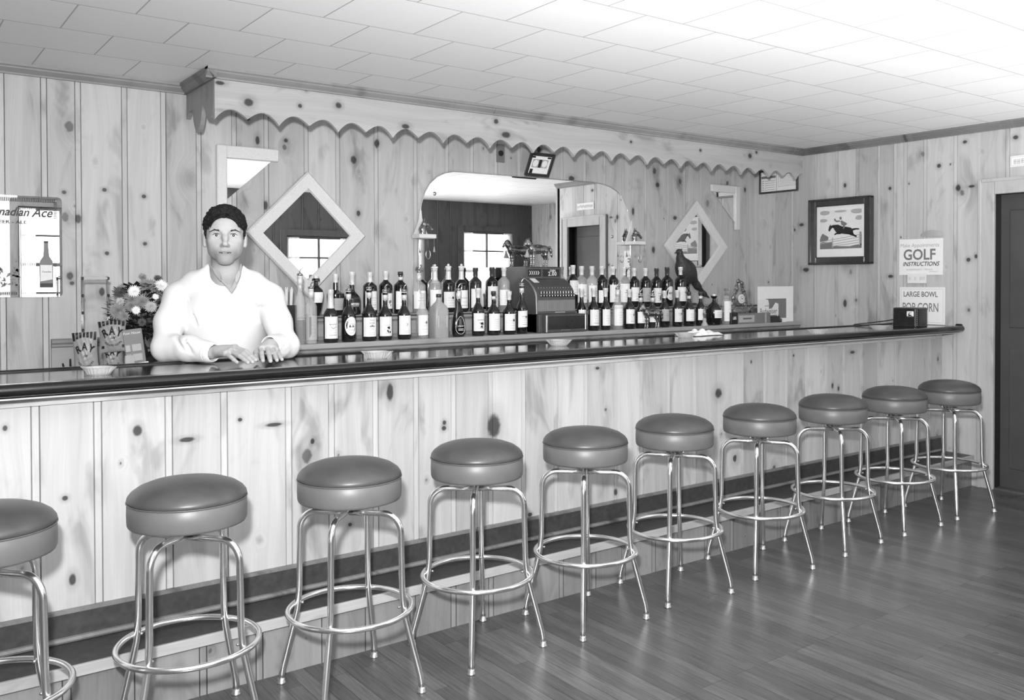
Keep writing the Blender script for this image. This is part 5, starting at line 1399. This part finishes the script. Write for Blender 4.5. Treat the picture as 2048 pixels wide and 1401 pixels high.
# ================================================================ LEFT END: chips, rack, flowers
def bag(px0,px1,ytop,Y,zb,label,tilt):
    a=at((px0+px1)/2,ytop,Y=Y); x=a[0]; H=a[2]-zb; W=(at(px1,ytop,Y=Y)[0]-at(px0,ytop,Y=Y)[0])*1.0
    t=thing('chip_bag',label,'bag of chips',(x,Y,zb),0,'bags of potato chips on the rack'); t.rotation_euler=(math.radians(-4),math.radians(tilt),math.radians(-18))
    def S(u,v,side=1,e=0.): # u,v in 0..1
        b=(math.sin(PI*min(1,max(0,u)))**.6)*(math.sin(PI*min(1,max(0,v*.93+.0)))**.7)*.030
        wv=W*(1-.10*math.sin(PI*v)+.10*v*(u-.5)*0)
        wr=.0016*math.sin(31*u+17*v)+.0012*math.sin(57*v-13*u)
        return ((u-.5)*wv,-side*(b+wr*min(1,b*60))-side*e,v*H)
    n,m=22,26; v=[];f=[]
    for sd in(1,-1):
        k=len(v)
        for j in range(m+1):
            for i in range(n+1): v.append(S(i/n,j/m,sd))
        for j in range(m):
            for i in range(n): q_=(k+j*(n+1)+i,k+j*(n+1)+i+1,k+(j+1)*(n+1)+i+1,k+(j+1)*(n+1)+i); f.append(q_ if sd>0 else q_[::-1])
    MB().add(v,f).build('bag_film','cello',t,smooth=True)
    q=MB()
    def pat(b,pts,e=.0025): b.add([S(u,w,1,e) for u,w in pts],[tuple(range(len(pts)))])
    for k in range(7):
        u=.03+.14*k; dip=.78+.10*math.sin(PI*(u+.05)); 
        for j in range(4):
            a0=dip+(1-dip)*j/4; a1=dip+(1-dip)*(j+1)/4; pat(q,[(u,a0),(u+.095,a0),(u+.095,a1),(u,a1)])
    for u in(.06,.80):
        for j in range(3): pat(q,[(u,.12+.03*j),(u+.12,.12+.03*j),(u+.12,.15+.03*j),(u+.04,.15+.03*j)])
    for ch,uc,vc,rot in(('R',.24,.60,.50),('A',.51,.66,0),('Y',.78,.60,-.50)):
        tv,tf=txt(ch,.50,.035); ca,sa=math.cos(rot),math.sin(rot)
        q.add([S(uc+(a_*ca-b_*sa)*.62,vc+(a_*sa+b_*ca)*.78*W/H*1.15,1,.0045) for a_,b_ in tv],tf)
    tv,tf=txt('10¢',.15,.01,.3); q.add([S(.52+a_*.9,.45+b_*.9*W/H,1,.0045) for a_,b_ in tv],tf)
    s_='POTATO CHIPS'
    for i,ch in enumerate(s_):
        th=-PI*.80+PI*.60*i/(len(s_)-1); cu,cv=.52+.36*math.cos(th),.46+.26*math.sin(th)
        if ch==' ': continue
        rot=th+PI/2; tv,tf=txt(ch,.115,.015); ca,sa=math.cos(rot),math.sin(rot)
        q.add([S(cu+(a_*ca-b_*sa)*.9,cv+(a_*sa+b_*ca)*.9*W/H,1,.0045) for a_,b_ in tv],tf)
    q.build('bag_print','ink',t)
zc=.975
bag(147,199,665,4.45,zc,'potato chip bag with dark striped top, lowest and furthest left',-3)
bag(205,248,684,4.50,zc,'potato chip bag mostly hidden below another bag',-2)
bag(199,256,642,4.46,at(228,704,Y=4.46)[2],'potato chip bag hanging highest, beside the flowers',-4)
t=thing('wire_rack','tall wire display rack with clips behind the chip bags','rack',(0,0,0))
q=MB(); A=at(165,553,Y=4.58);B=at(215,553,Y=4.58)
for x,xo in((A[0],-.0),(B[0],.012)):
    for dy in(0,.03): q.tube([(x,4.58+dy,A[2]),(x+xo*.5,4.58+dy,(A[2]+zc)/2),(x+xo,4.58+dy,zc)],.0022,6)
    z=A[2]-.03
    while z>zc+.05: q.tube([(x,4.58,z),(x,4.61,z)],.0018,5); z-=.045
q.build('side_wires','steel',t,smooth=True)
MB().box(A[0]-.004,B[0]+.004,4.575,4.585,A[2]-.014,A[2]-.004,.001).box(A[0],B[0],4.605,4.615,A[2]-.002,A[2]+.004,.001).build('top_bar','lgrey',t)
MB().box(A[0]-.02,B[0]+.04,4.53,4.66,zc,zc+.008,.001).build('base','steel',t)
q=MB()
for x in(A[0],B[0]+.003):
    for k in range(4): z=A[2]-.010-.080*k; q.box(x-.004,x+.004,4.57,4.59,z-.007,z+.007,.002)
q.build('clips','ink',t)
# snack card display right of the chips
P=at(274,700,Y=4.42)
t=thing('nut_display','leaning snack display card with two rows of pale packets by the vase','display',(P[0],4.42,zc)); t.rotation_euler=(0,math.radians(-7),math.radians(-15))
hh=.205
MB().box(-.038,.045,0,.02,0,hh,.002).build('backing_card','grey',t)
q=MB(); tv,tf=txt('Foot House',.017,.0,.3,.9); q.add([(a_,-.0012,b_+hh-.018) for a_,b_ in tv],tf); q.build('lettering','paper',t)
q=MB()
for k in range(2): q.box(-.036,-.012,-.008,0,.055+.045*k,.09+.045*k,.004); q.box(-.008,.034,-.006,0,.055+.045*k,.09+.045*k,.003)
q.build('packets','lgrey',t)
q=MB()
for k in range(2): q.tube([(-.03,-.02,.012+.022*k),(.03,-.02,.018+.022*k),(.055,-.02,.024+.022*k)],[.010,.008,.003],8)
q.build('paper_twists','white',t,smooth=True)
# second little card
P=at(257,715,Y=4.44)
tag(MB().box(-.02,.02,0,.006,0,.085).build('price_slip','lgrey',None,loc=(P[0]-.005,4.39,zc)),'small upright grey slip leaning beside the snack display','card')
# dark utensils at far left of the chips
P=at(128,725,Y=4.40)
t=thing('tool_handles','dark handled utensils lying left of the chip bags','utensils',(P[0]+.02,4.42,zc))
q=MB()
for k in range(3): q.tube([(-.03+.02*k,0,.004),(-.055+.03*k,-.02,.045+.018*k)],[.006,.004],6)
q.box(-.05,.05,-.02,.03,0,.03,.008); q.build('handles','bake',t,smooth=False)
# flowers
def bouquet():
    c=at(283,640,Y=4.55); t=thing('flower_bouquet','large bouquet of pale and dark chrysanthemums in a dark vase','flowers',(c[0],4.55,zc))
    MB().lathe([(0,0),(.055,0),(.06,.01),(.075,.07),(.07,.13),(.05,.17),(.045,.19),(.056,.205),(.05,.205),(.04,.19),(0,.19)],24).build('vase','black',t,smooth=True)
    q=MB(); rd=random.Random(12)
    for k in range(900):
        a=rd.random()*2*PI; r_=.155*rd.random()**.5; z=.17+.24*rd.random(); r_*=(.55+.45*math.sin(PI*min(1,(z-.12)/.3)))
        cx,cy=r_*math.cos(a),r_*math.sin(a)*.7; L=.022+.024*rd.random(); d=Vector((math.cos(a)+.6*(rd.random()-.5),math.sin(a)+.6*(rd.random()-.5),.8*rd.random()-.25)).normalized()
        s_=d.cross(Vector((0,0,1))).normalized()*L*.42; p=Vector((cx,cy,z))
        q.add([p-d*L*.2,p+d*L*.35+s_,p+d*L,p+d*L*.35-s_],[(0,1,2,3)])
    for k in range(14):
        a=2*PI*k/14; q.tube([(0,0,.15),(.05*math.cos(a),.04*math.sin(a),.25),(.11*math.cos(a),.08*math.sin(a),.34)],.002,5)
    q.build('foliage','leaf',t)
    fl=[(323,571,14,'petal',.06),(268,583,13,'petal',.09),(263,598,17,'petalg',.08),(235,622,18,'petalg',.1),(272,621,9,'petal',.12),(302,614,13,'petalgl',.12),(311,594,7,'petal',.12),(296,572,18,'petalg',.05),(240,585,15,'petald',.04),(284,603,16,'petalg',.10),(285,554,9,'petalg',.02),(316,558,10,'petald',.02),(247,633,12,'petalg',.12),(330,600,12,'petalg',.05),(284,645,9,'petald',.12),(262,612,14,'petalg',.09),(305,640,12,'petald',.06),(240,603,9,'petalgl',.09)]
    for px,py,rp,m,fw in fl:
        P=at(px,py,Y=4.55-fw*1.1); rr_=rp*1.12*4.1/F_PX; q=MB(); d=(Vector((0,0,1.25))-Vector((P[0]-c[0],-(fw*1.1),P[2]-zc))); 
        n_=Vector((P[0]-c[0],-fw-.05,(P[2]-zc)-.25)).normalized()*.5+Vector((-.15,-1,.15)).normalized()*.8; n_.normalize()
        u_=n_.cross(Vector((0,0,1))).normalized(); w_=n_.cross(u_); C0=Vector((P[0]-c[0],P[1]-4.55,P[2]-zc))
        for ring,(nr,l,up) in enumerate(((22,1.,.05),(20,.86,.28),(16,.68,.5),(12,.48,.72),(8,.3,.9))):
            for k in range(nr):
                a=2*PI*(k+.5*(ring%2)+.3*rd.random())/nr; dd=(u_*math.cos(a)+w_*math.sin(a))*(1-up*.6)+n_*up*.75; dd*=rr_*l*(.9+.2*rd.random()); sd=(u_*-math.sin(a)+w_*math.cos(a))*rr_*.11
                q.add([C0,C0+dd*.55+sd,C0+dd,C0+dd*.55-sd],[(0,1,2,3)])
        q.build('blossom',m,t)
M['petalgl']=mat('pale_grey_petals',.42,.7,var=.2,vscale=60); M['petald']=mat('dark_petals',.07,.7,var=.5,vscale=60)
bouquet()
# ================================================================ BARTENDER
def bartender():
    A=math.radians(17.8); O=np.array([1.18,3.69,0.])
    RX=np.array([math.cos(A),-math.sin(A),0]); RY=np.array([math.sin(A),math.cos(A),0])
    def L(px,py,d):   # photo pixel at a depth -> body coordinates
        P=at(px,py,d=d)-O; return np.array([P@RX,P@RY,P[2]])
    t=thing('person','bartender in a white jacket leaning with both hands on the bar','person',tuple(O),-A)
    # body axes: x = viewer's right, -y = toward the viewer
    def rng_(a,b,s): return list(np.arange(a,b,s))
    xs=rng_(-.36,.40,.0024)
    ys=rng_(-.40,.36,.0026)
    zs=rng_(-.01,1.04,.014)+rng_(1.045,1.17,.0022)+rng_(1.172,1.40,.006)+rng_(1.402,1.74,.0020)
    s=SDF(xs,ys,zs)
    eye=1.584; D=3.66; hc=L(450,471,D); hx=hc[0]; 
    yo=.02   # face plane offset: centre of the head
    def H(x,y,z): return (hx+x,yo+y,eye+z)
    # --- head
    s.ell(H(0,.012,.038),(.071,.092,.077),.01)
    s.ell(H(0,-.012,.0),(.0725,.079,.074),.02)
    s.ell(H(0,-.020,-.036),(.062,.062,.062),.02)
    for sx in(-1,1): s.ell(H(sx*.038,-.040,-.044),(.021,.024,.032),.022)
    for sx in(-1,1):
        s.chain([H(sx*.051,.008,-.020),H(sx*.039,-.016,-.064),H(sx*.015,-.060,-.096)],[.017,.0165,.016],.025)
        s.ell(H(sx*.044,-.060,-.020),(.019,.015,.017),.022)
        s.cap(H(sx*.020,-.079,.022),H(sx*.050,-.064,.020),.0085,.007,.016)
    s.ell(H(0,-.070,-.097),(.021,.018,.017),.025)
    s.ell(H(0,-.058,.045),(.046,.024,.030),.025)
    # eye sockets
    for sx in(-1,1): s.ell(H(sx*.0325,-.089,.000),(.020,.013,.0125),.012,True)
    # nose
    s.chain([H(0,-.080,.012),H(.0005,-.094,-.012),H(0,-.107,-.034)],[.0078,.0078,.0098],.012)
    s.ell(H(0,-.105,-.037),(.0100,.011,.0090),.008)
    for sx in(-1,1): s.ell(H(sx*.0110,-.093,-.040),(.0062,.0095,.0062),.006)
    for sx in(-1,1): s.ell(H(sx*.0065,-.104,-.048),(.0035,.005,.004),.003,True)
    # muzzle and lips
    s.ell(H(0,-.069,-.066),(.034,.022,.024),.02)
    s.chain([H(-.0275,-.077,-.0685),H(-.011,-.0880,-.0640),H(0,-.0890,-.0650),H(.011,-.0880,-.0640),H(.0275,-.077,-.0685)],[.0018,.0036,.0034,.0036,.0018],.004)
    s.chain([H(-.024,-.077,-.0725),H(0,-.0870,-.0785),H(.024,-.077,-.0725)],[.0022,.0046,.0022],.004)
    s.chain([H(-.026,-.0855,-.0705),H(0,-.0960,-.0718),H(.026,-.0855,-.0705)],[.0012,.0028,.0012],.003,True)
    s.cap(H(0,-.0935,-.097),H(0,-.093,-.099),.002,.002,.004,True)
    # ears
    for sx in(-1,1):
        s.ell(H(sx*.081,.012,-.014),(.008,.018,.029),.008)
        s.ell(H(sx*.089,.006,-.010),(.006,.009,.017),.004,True)
        s.ell(H(sx*.078,.004,-.038),(.007,.009,.009),.006)
    # eyelids
    for sx in(-1,1):
        s.chain([H(sx*.0175,-.074,-.001),H(sx*.026,-.0805,.0090),H(sx*.036,-.0800,.0092),H(sx*.047,-.070,.000)],[.0026,.0031,.0031,.0026],.003)
        s.chain([H(sx*.0175,-.074,-.003),H(sx*.027,-.0785,-.0100),H(sx*.037,-.0775,-.0100),H(sx*.047,-.069,-.002)],[.0028,.0034,.0034,.0028],.003)
    # --- neck and torso
    nb=L(450,545,3.72)
    s.chain([H(0,.022,-.055),(hx+.002,.050,1.44),(nb[0],.085,1.37)],[.055,.056,.055],.015)
    ShL=L(358,595,3.72); ShR=L(538,596,3.75)
    CH=L(450,640,3.77)
    s.ell((CH[0],CH[1]+.02,CH[2]+.03),(.155,.085,.165),.03)
    s.chain([ShL,((ShL+ShR)/2)+np.array([0,.02,.0]),ShR],[.050,.06,.050],.04)
    WA=np.array([CH[0],.22,1.02]); s.chain([(CH[0],CH[1]+.01,CH[2]),WA],[.125,.13],.06)
    PE=np.array([CH[0],.27,.93]); s.ell(PE,(.165,.11,.12),.06)
    for sx in(-1,1):
        s.chain([PE+np.array([sx*.085,0,-.03]),(CH[0]+sx*.10,.25,.50),(CH[0]+sx*.11,.28,.09)],[.085,.060,.042],.04)
        s.cap((CH[0]+sx*.115,.30,.045),(CH[0]+sx*.12,.13,.035),.04,.035,.03)
    # --- arms
    ElL=L(333,700,3.56); WrL=L(424,705,3.455)
    ElR=L(573,694,3.66); WrR=L(541,691,3.52)
    s.chain([ShL,ElL],[.040,.034],.02).chain([ElL,WrL],[.034,.026],.02)
    s.chain([ShR,ElR],[.040,.034],.02).chain([ElR,WrR],[.034,.026],.02)
    # --- hands (joints taken along each finger)
    def zfix(p,zmin):
        q=np.array(p,float); q[2]=max(q[2],zmin); return q
    ZB=ZT-.003
    # right hand (viewer's left): palm down, fingers toward the viewer's right
    fR=dict(index=[(470,696,3.465),(492,704,3.415),(503,714,3.39),(511,720.5,3.375)],
            middle=[(468,699,3.435),(487,708.5,3.385),(498,718,3.36),(505,724.5,3.345)],
            ring=[(461,703,3.41),(480,713,3.36),(489,720.5,3.34),(496,725.5,3.325)],
            pinky=[(452,708,3.39),(462,715,3.36),(468,720.5,3.345),(474,725,3.335)])
    rr={'index':(.0105,.0095,.0086,.0078),'middle':(.0108,.0098,.0088,.0080),'ring':(.0103,.0093,.0084,.0076),'pinky':(.0095,.0082,.0075,.0068)}
    w0=L(428,704,3.455)
    kn=[]
    for n_,pp in fR.items():
        J=[L(*p) for p in pp]; J=[zfix(j,ZB+r_) for j,r_ in zip(J,rr[n_])]; kn.append(J[0])
        s.cap(w0+(J[0]-w0)*.15,J[0],.017,.0135,.012)
        s.chain(J,rr[n_],.0035)
        s.ell(J[0]+np.array([0,0,.003]),(.0115,.0115,.0105),.005)
    s.ell((w0+kn[1])/2,(.036,.030,.018),.015)
    th=[L(440,700,3.49),L(462,704,3.51),L(482,711,3.49)]; th=[zfix(j,ZB+.011) for j in th]
    s.chain(th,[.018,.0125,.0095],.006)
    # left hand (viewer's right): fingers toward the viewer
    fL=dict(index=[(523,698,3.475),(523.5,708,3.435),(524.5,716,3.41),(526,722,3.392)],
            middle=[(534,696.5,3.48),(537.5,707,3.435),(539.5,716,3.405),(541,722.5,3.385)],
            ring=[(544,697.5,3.49),(549,708,3.445),(551.5,715.5,3.42),(554,721,3.40)],
            pinky=[(552,701.5,3.50),(558,710,3.465),(561,715.5,3.447),(564,719.5,3.433)])
    w1=L(540,690,3.55); kn=[]
    for n_,pp in fL.items():
        J=[L(*p) for p in pp]; J=[zfix(j,ZB+r_) for j,r_ in zip(J,rr[n_])]; kn.append(J[0])
        s.cap(w1+(J[0]-w1)*.15,J[0],.018,.0135,.012); s.chain(J,rr[n_],.0035)
        s.ell(J[0]+np.array([0,0,.003]),(.0115,.0115,.0105),.005)
    s.ell((w1+kn[1])/2,(.032,.034,.018),.015)
    th=[L(524,699,3.53),L(514,706,3.50),L(512,714,3.47),L(514,719.5,3.45)]; th=[zfix(j,ZB+.011) for j in th]
    s.chain(th,[.016,.0135,.011,.0092],.006)
    def tint(V):
        x=V[:,0]-hx; y=V[:,1]-yo; z=V[:,2]-eye; g=np.full(len(V),.385)
        head=(V[:,2]>1.40)
        lip=np.exp(-((x/.025)**4))*np.exp(-(((z+.0715)/.0088)**4))*(y<-.078)
        g=np.where(head,g-.17*lip,g)
        zm=-.0712+.0012*(x/.025)**2; ln=(np.abs(x)<.0235)*(np.abs(z-zm)<.0022+.0010*(np.abs(x)<.012))*(y<-.07); g=np.where(head&(ln>0),.06,g); th_=(np.abs(x+.001)<.0085)*(np.abs(z-zm-.0002)<.0012)*(y<-.08); g=np.where(head&(th_>0),.55,g)
        beard=np.exp(-(((z+.088)/.036)**4))*np.exp(-((x/.075)**6))*(y<.03)*(1-lip); beard=np.clip(beard-.65*np.exp(-((x/.02)**2))*np.exp(-(((z+.055)/.01)**2))*0,0,1)
        g=np.where(head,np.where(g>.15,np.where(g<.5,g-.11*beard,g),g),g)
        return g
    s.build('body','skin',t,relax=1,tint=tint)
    # --- eyes
    for sx in(-1,1):
        c=H(sx*.0325,-.0672,-.0005)
        e=MB().ball((0,0,0),.0125,20,14).build('eye','eyew',t,loc=c,smooth=True)
        q=MB(); v=[(0,-.0127,0)];f=[]
        for j in(1,2):
            for i in range(18):
                a=2*PI*i/18; r_=.0028*j; v.append((r_*math.cos(a),-math.sqrt(.0128**2-r_*r_),r_*math.sin(a)))
        for i in range(18): f+=[(0,1+i,1+(i+1)%18),(1+i,19+i,19+(i+1)%18,1+(i+1)%18)]
        q.add(v,f).build('iris','iris',e,loc=(0,-.0002,.0008),smooth=True)
        # lash line
        # eyebrow
        b=SDF(np.arange(-.034,.034,.0012),np.arange(-.016,.02,.0012),np.arange(-.012,.014,.0012))
        pts=[(sx*-.021,-.0045,.0000),(sx*-.009,-.005,.0035),(sx*.006,.0005,.0055),(sx*.026,.0125,-.003)]
        b.chain(pts,[.0028,.0034,.0029,.0013],.003)
        b.build('eyebrow','brow',t,loc=H(sx*.0335,-.0825,.0165),relax=1)
        q=MB().tube([H(sx*.0165,-.0772,.0015),H(sx*.026,-.0836,.0080),H(sx*.036,-.0830,.0082),H(sx*.048,-.0735,.0010)],[.0008,.0012,.0013,.0008],6); q.build('eyelashes','hair',t,smooth=True)
    # --- hair: curly cap
    h=SDF(np.arange(hx-.11,hx+.11,.0024),np.arange(yo-.12,yo+.13,.0024),np.arange(eye-.05,eye+.16,.0024))
    h.ell(H(0,.014,.045),(.080,.103,.075),.01)
    rd=random.Random(6)
    for k in range(650):
        a=rd.random()*2*PI; ph=rd.random()**.75*PI*.56; n_=np.array([math.sin(ph)*math.cos(a),math.sin(ph)*math.sin(a),math.cos(ph)])
        p=np.array(H(0,.014,.046))+n_*np.array([.080,.103,.079]); r_=.0045+.005*rd.random()
        h.ell(p,(r_,r_,r_),.003)
    for k in range(130): # fuller front quiff
        x=-.050+.085*rd.random(); h.ell(H(x,-.066-.018*rd.random()+.02*abs(x)/.05,.090+.024*rd.random()-.012*abs(x)/.05),(.007,.008,.007),.003)
    for sx in(-1,1): # sides and sideburns
        for k in range(26): h.ell(H(sx*(.072+.003*rd.random()),-.030+.08*rd.random(),.004+.07*rd.random()),(.007,.008,.008),.004)
        h.cap(H(sx*.073,-.020,.03),H(sx*.071,-.020,-.010),.009,.005,.004)
    # carve the face opening
    h.ell(H(-.002,-.105,.012),(.062,.080,.062),.003,True)
    h.ell(H(0,-.12,-.03),(.084,.094,.07),.003,True)
    for sx in(-1,1): h.ell(H(sx*.088,.014,-.012),(.020,.026,.034),.004,True)
    for k in range(44): # loose curls along the hairline
        x=-.056+.112*k/43+.004*(rd.random()-.5); zz_=.012+.062*math.sqrt(max(.05,1-((x+.002)/.064)**2))+.004*rd.random()
        yy_=.014-.103*math.sqrt(max(.05,1-(x/.082)**2-((zz_-.045)/.085)**2)); r_=.0035+.0035*rd.random()
        h.ell(H(x,yy_+.004,zz_+.001),(r_,r_*1.2,r_),.003)
    for k in range(26): # tousled top
        a=rd.random()*2*PI; h.ell(H(.05*math.cos(a)*rd.random()-.004,-.02+.05*math.sin(a)*rd.random(),.112+.004*rd.random()),(.007,.008,.006),.003)
    h.build('hair','hair',t,relax=1)
    # --- jacket
    j=SDF(np.arange(-.40,.43,.0038),np.arange(-.36,.40,.0038),np.arange(.86,1.49,.0038))
    nk=np.array([hx,.06,1.45])
    j.ell((CH[0],CH[1]-.0,CH[2]+.03),(.178,.122,.185),.04)
    j.chain([ShL,L(392,568,3.72),L(450,560,3.74),L(504,569,3.74),ShR],[.055,.050,.060,.050,.057],.03)
    j.cap(L(418,536,3.69),L(402,562,3.70),.018,.040,.02); j.cap(L(482,538,3.70),L(497,564,3.72),.018,.040,.02)
    j.chain([(CH[0],CH[1]+.0,CH[2]),WA+np.array([0,-.02,-.12])],[.155,.165],.06)
    j.chain([ShL,L(338,645,3.64),ElL+np.array([0,0,.008])],[.060,.055,.053],.025)
    j.chain([ElL+np.array([0,0,.008]),L(380,698,3.50),L(419,705,3.455)],[.057,.050,.042],.02)
    j.chain([ShR,L(556,645,3.72),ElR+np.array([-.01,0,.006])],[.060,.054,.052],.025)
    j.chain([ElR+np.array([0,0,.006]),L(553,695,3.59),L(543,692,3.545)],[.054,.047,.042],.02)
    # folds
    rd=random.Random(4)
    for (p0,p1) in(((372,682,3.47),(385,712,3.42)),((350,672,3.50),(366,700,3.44)),((384,600,3.66),(392,650,3.62)),((515,610,3.68),(512,665,3.66)),((588,668,3.6),(572,690,3.56)),((590,690,3.6),(574,706,3.56))):
        j.cap(L(*p0),L(*p1),.004,.003,.014,True)
    # keep the sleeves on the bar, not through it
    j.func((-.45,-.40,.98),(.45,.10,ZT+.01),lambda x,y,z: np.maximum(z-(ZT-.0005),(O[1]+RX[1]*x+RY[1]*y)-3.634),.003,True)
    # V opening in front and neck hole
    vb=L(463,588,3.62); vl=L(416,524,3.66); vr=L(488,527,3.66)
    def vee(grow=0.,depth=.05):
        def fn(x,y,z):
            xl=vb[0]+(vl[0]-vb[0])*(z-vb[2])/(vl[2]-vb[2]); xr=vb[0]+(vr[0]-vb[0])*(z-vb[2])/(vr[2]-vb[2])
            return np.maximum(np.maximum(xl-x,x-xr)*.88-grow,np.maximum(vb[2]-z-grow,y-depth))
        return fn
    j.func((-.2,-.3,vb[2]-.02),(.2,.09,1.52),vee(0,.085),.003,True)
    j.chain([(hx+.002,.045,1.52),(hx+.002,.062,1.41)],[.064,.064],.004,True)
    # hollow cuffs
    a_=L(419,705,3.455); b_=L(400,702,3.475); j.cap(a_+(a_-b_)*.6,b_,.031,.031,.003,True)
    a_=L(543,692,3.545); b_=L(550,694,3.57); j.cap(a_+(a_-b_)*.8,b_,.031,.031,.003,True)
    def keepj(V): return V[:,2]>.90
    jo=j.build('jacket','jacket',t,relax=2,keep=keepj)
    # jacket lapel edge
    q=MB(); 
    # cuff bands
    for (c0,c1,r_) in((L(417,705,3.457),L(422,705.5,3.452),.041),(L(542,691.5,3.54),L(540,691,3.53),.041)):
        d=(c1-c0); d/=np.linalg.norm(d); up=np.array([0,0,1.]); u_=np.cross(d,up); u_/=np.linalg.norm(u_); w_=np.cross(u_,d)
        pts=[c0+(u_*math.cos(a)+w_*math.sin(a)*.95)*r_ for a in[2*PI*i/28 for i in range(28)]]
        MB().tube([tuple(p) for p in pts],.0028,6,True).build('cuff_seam','jacket',t,smooth=True)
    # embroidered name on the chest
    q=MB(); tv,tf=txt('Thirlane',.021,.0,.4,.72)
    c=L(522,612,3.63)
    from mathutils.bvhtree import BVHTree
    bv=BVHTree.FromPolygons([v.co for v in jo.data.vertices],[tuple(p.vertices) for p in jo.data.polygons])
    def drape(x,z,e=.0012):
        hit=bv.ray_cast(Vector((x,-.6,z)),Vector((0,1,0)))
        return (x,hit[0].y-e,z) if hit[0] else (x,-.2,z)
    q.add([drape(c[0]+a,c[2]+b+a*.08) for a,b in tv],tf); q.build('embroidered_name','lgrey',t)
    # --- shirt: inner layer with collar
    sh=SDF(np.arange(hx-.12,hx+.12,.0028),np.arange(-.20,.16,.0028),np.arange(1.25,1.53,.0028))
    sh.ell((CH[0],CH[1]+.004,CH[2]+.03),(.168,.114,.178),.04).chain([L(400,566,3.73),L(450,560,3.745),L(500,567,3.75)],[.042,.052,.042],.03)
    sh.chain([(hx+.002,.068,1.38),(hx+.002,.046,1.452)],[.064,.063],.015)
    sv=L(461,578,3.62)
    def fn(x,y,z):
        xl=sv[0]+(L(428,540,3.64)[0]-sv[0])*(z-sv[2])/(L(428,540,3.64)[2]-sv[2]); xr=sv[0]+(L(481,540,3.64)[0]-sv[0])*(z-sv[2])/(L(481,540,3.64)[2]-sv[2])
        return np.maximum(np.maximum(xl-x,x-xr)*.88,np.maximum(sv[2]-z,y-.045))
    sh.func((-.2,-.3,sv[2]-.02),(.2,.09,1.6),fn,.003,True)
    sh.chain([(hx+.002,.035,1.53),(hx+.002,.064,1.40)],[.058,.0575],.003,True)
    sh.func((-.3,-.3,1.455),(.3,.3,1.6),lambda x,y,z:1.462+.25*(y-.0)-z+0*x,.004,True)
    so=sh.build('shirt','shirt',t,relax=1)
    # collar flaps
    q=MB()
    def flap(pts,th=.004):
        P=[L(*p) for p in pts]; n=len(P); B=[p+np.array([0,th,0]) for p in P]
        q.add(P+B,[tuple(range(n)),tuple(range(2*n-1,n-1,-1))]+[(i,i+n,(i+1)%n+n,(i+1)%n) for i in range(n)])
    flap([(416,521,3.665),(425,535,3.625),(440,545,3.600),(442,552,3.592),(441,563,3.588),(430,549,3.605),(418,533,3.645)])
    flap([(482,526,3.665),(478,541,3.620),(471,553,3.600),(471,562,3.592),(474,566,3.592),(481,549,3.618),(484,533,3.655)])
    flap([(441,560,3.600),(446,561,3.600),(462,578,3.604),(463,587,3.606),(454,575,3.604)])
    flap([(474,563,3.602),(471,560,3.602),(462,577,3.606),(463,587,3.608),(473,571,3.606)])
    q.build('shirt_collar','shirt',t,smooth=False)
    # trousers (hidden behind the bar)
    p=SDF(np.arange(-.24,.28,.008),np.arange(.08,.42,.008),np.arange(.03,1.0,.008))
    p.ell(PE,(.175,.122,.13),.05)
    for sx in(-1,1): p.chain([PE+np.array([sx*.085,0,-.03]),(CH[0]+sx*.10,.25,.50),(CH[0]+sx*.11,.28,.09)],[.096,.076,.066],.04)
    p.build('trousers','dark',t,relax=1)
bartender()
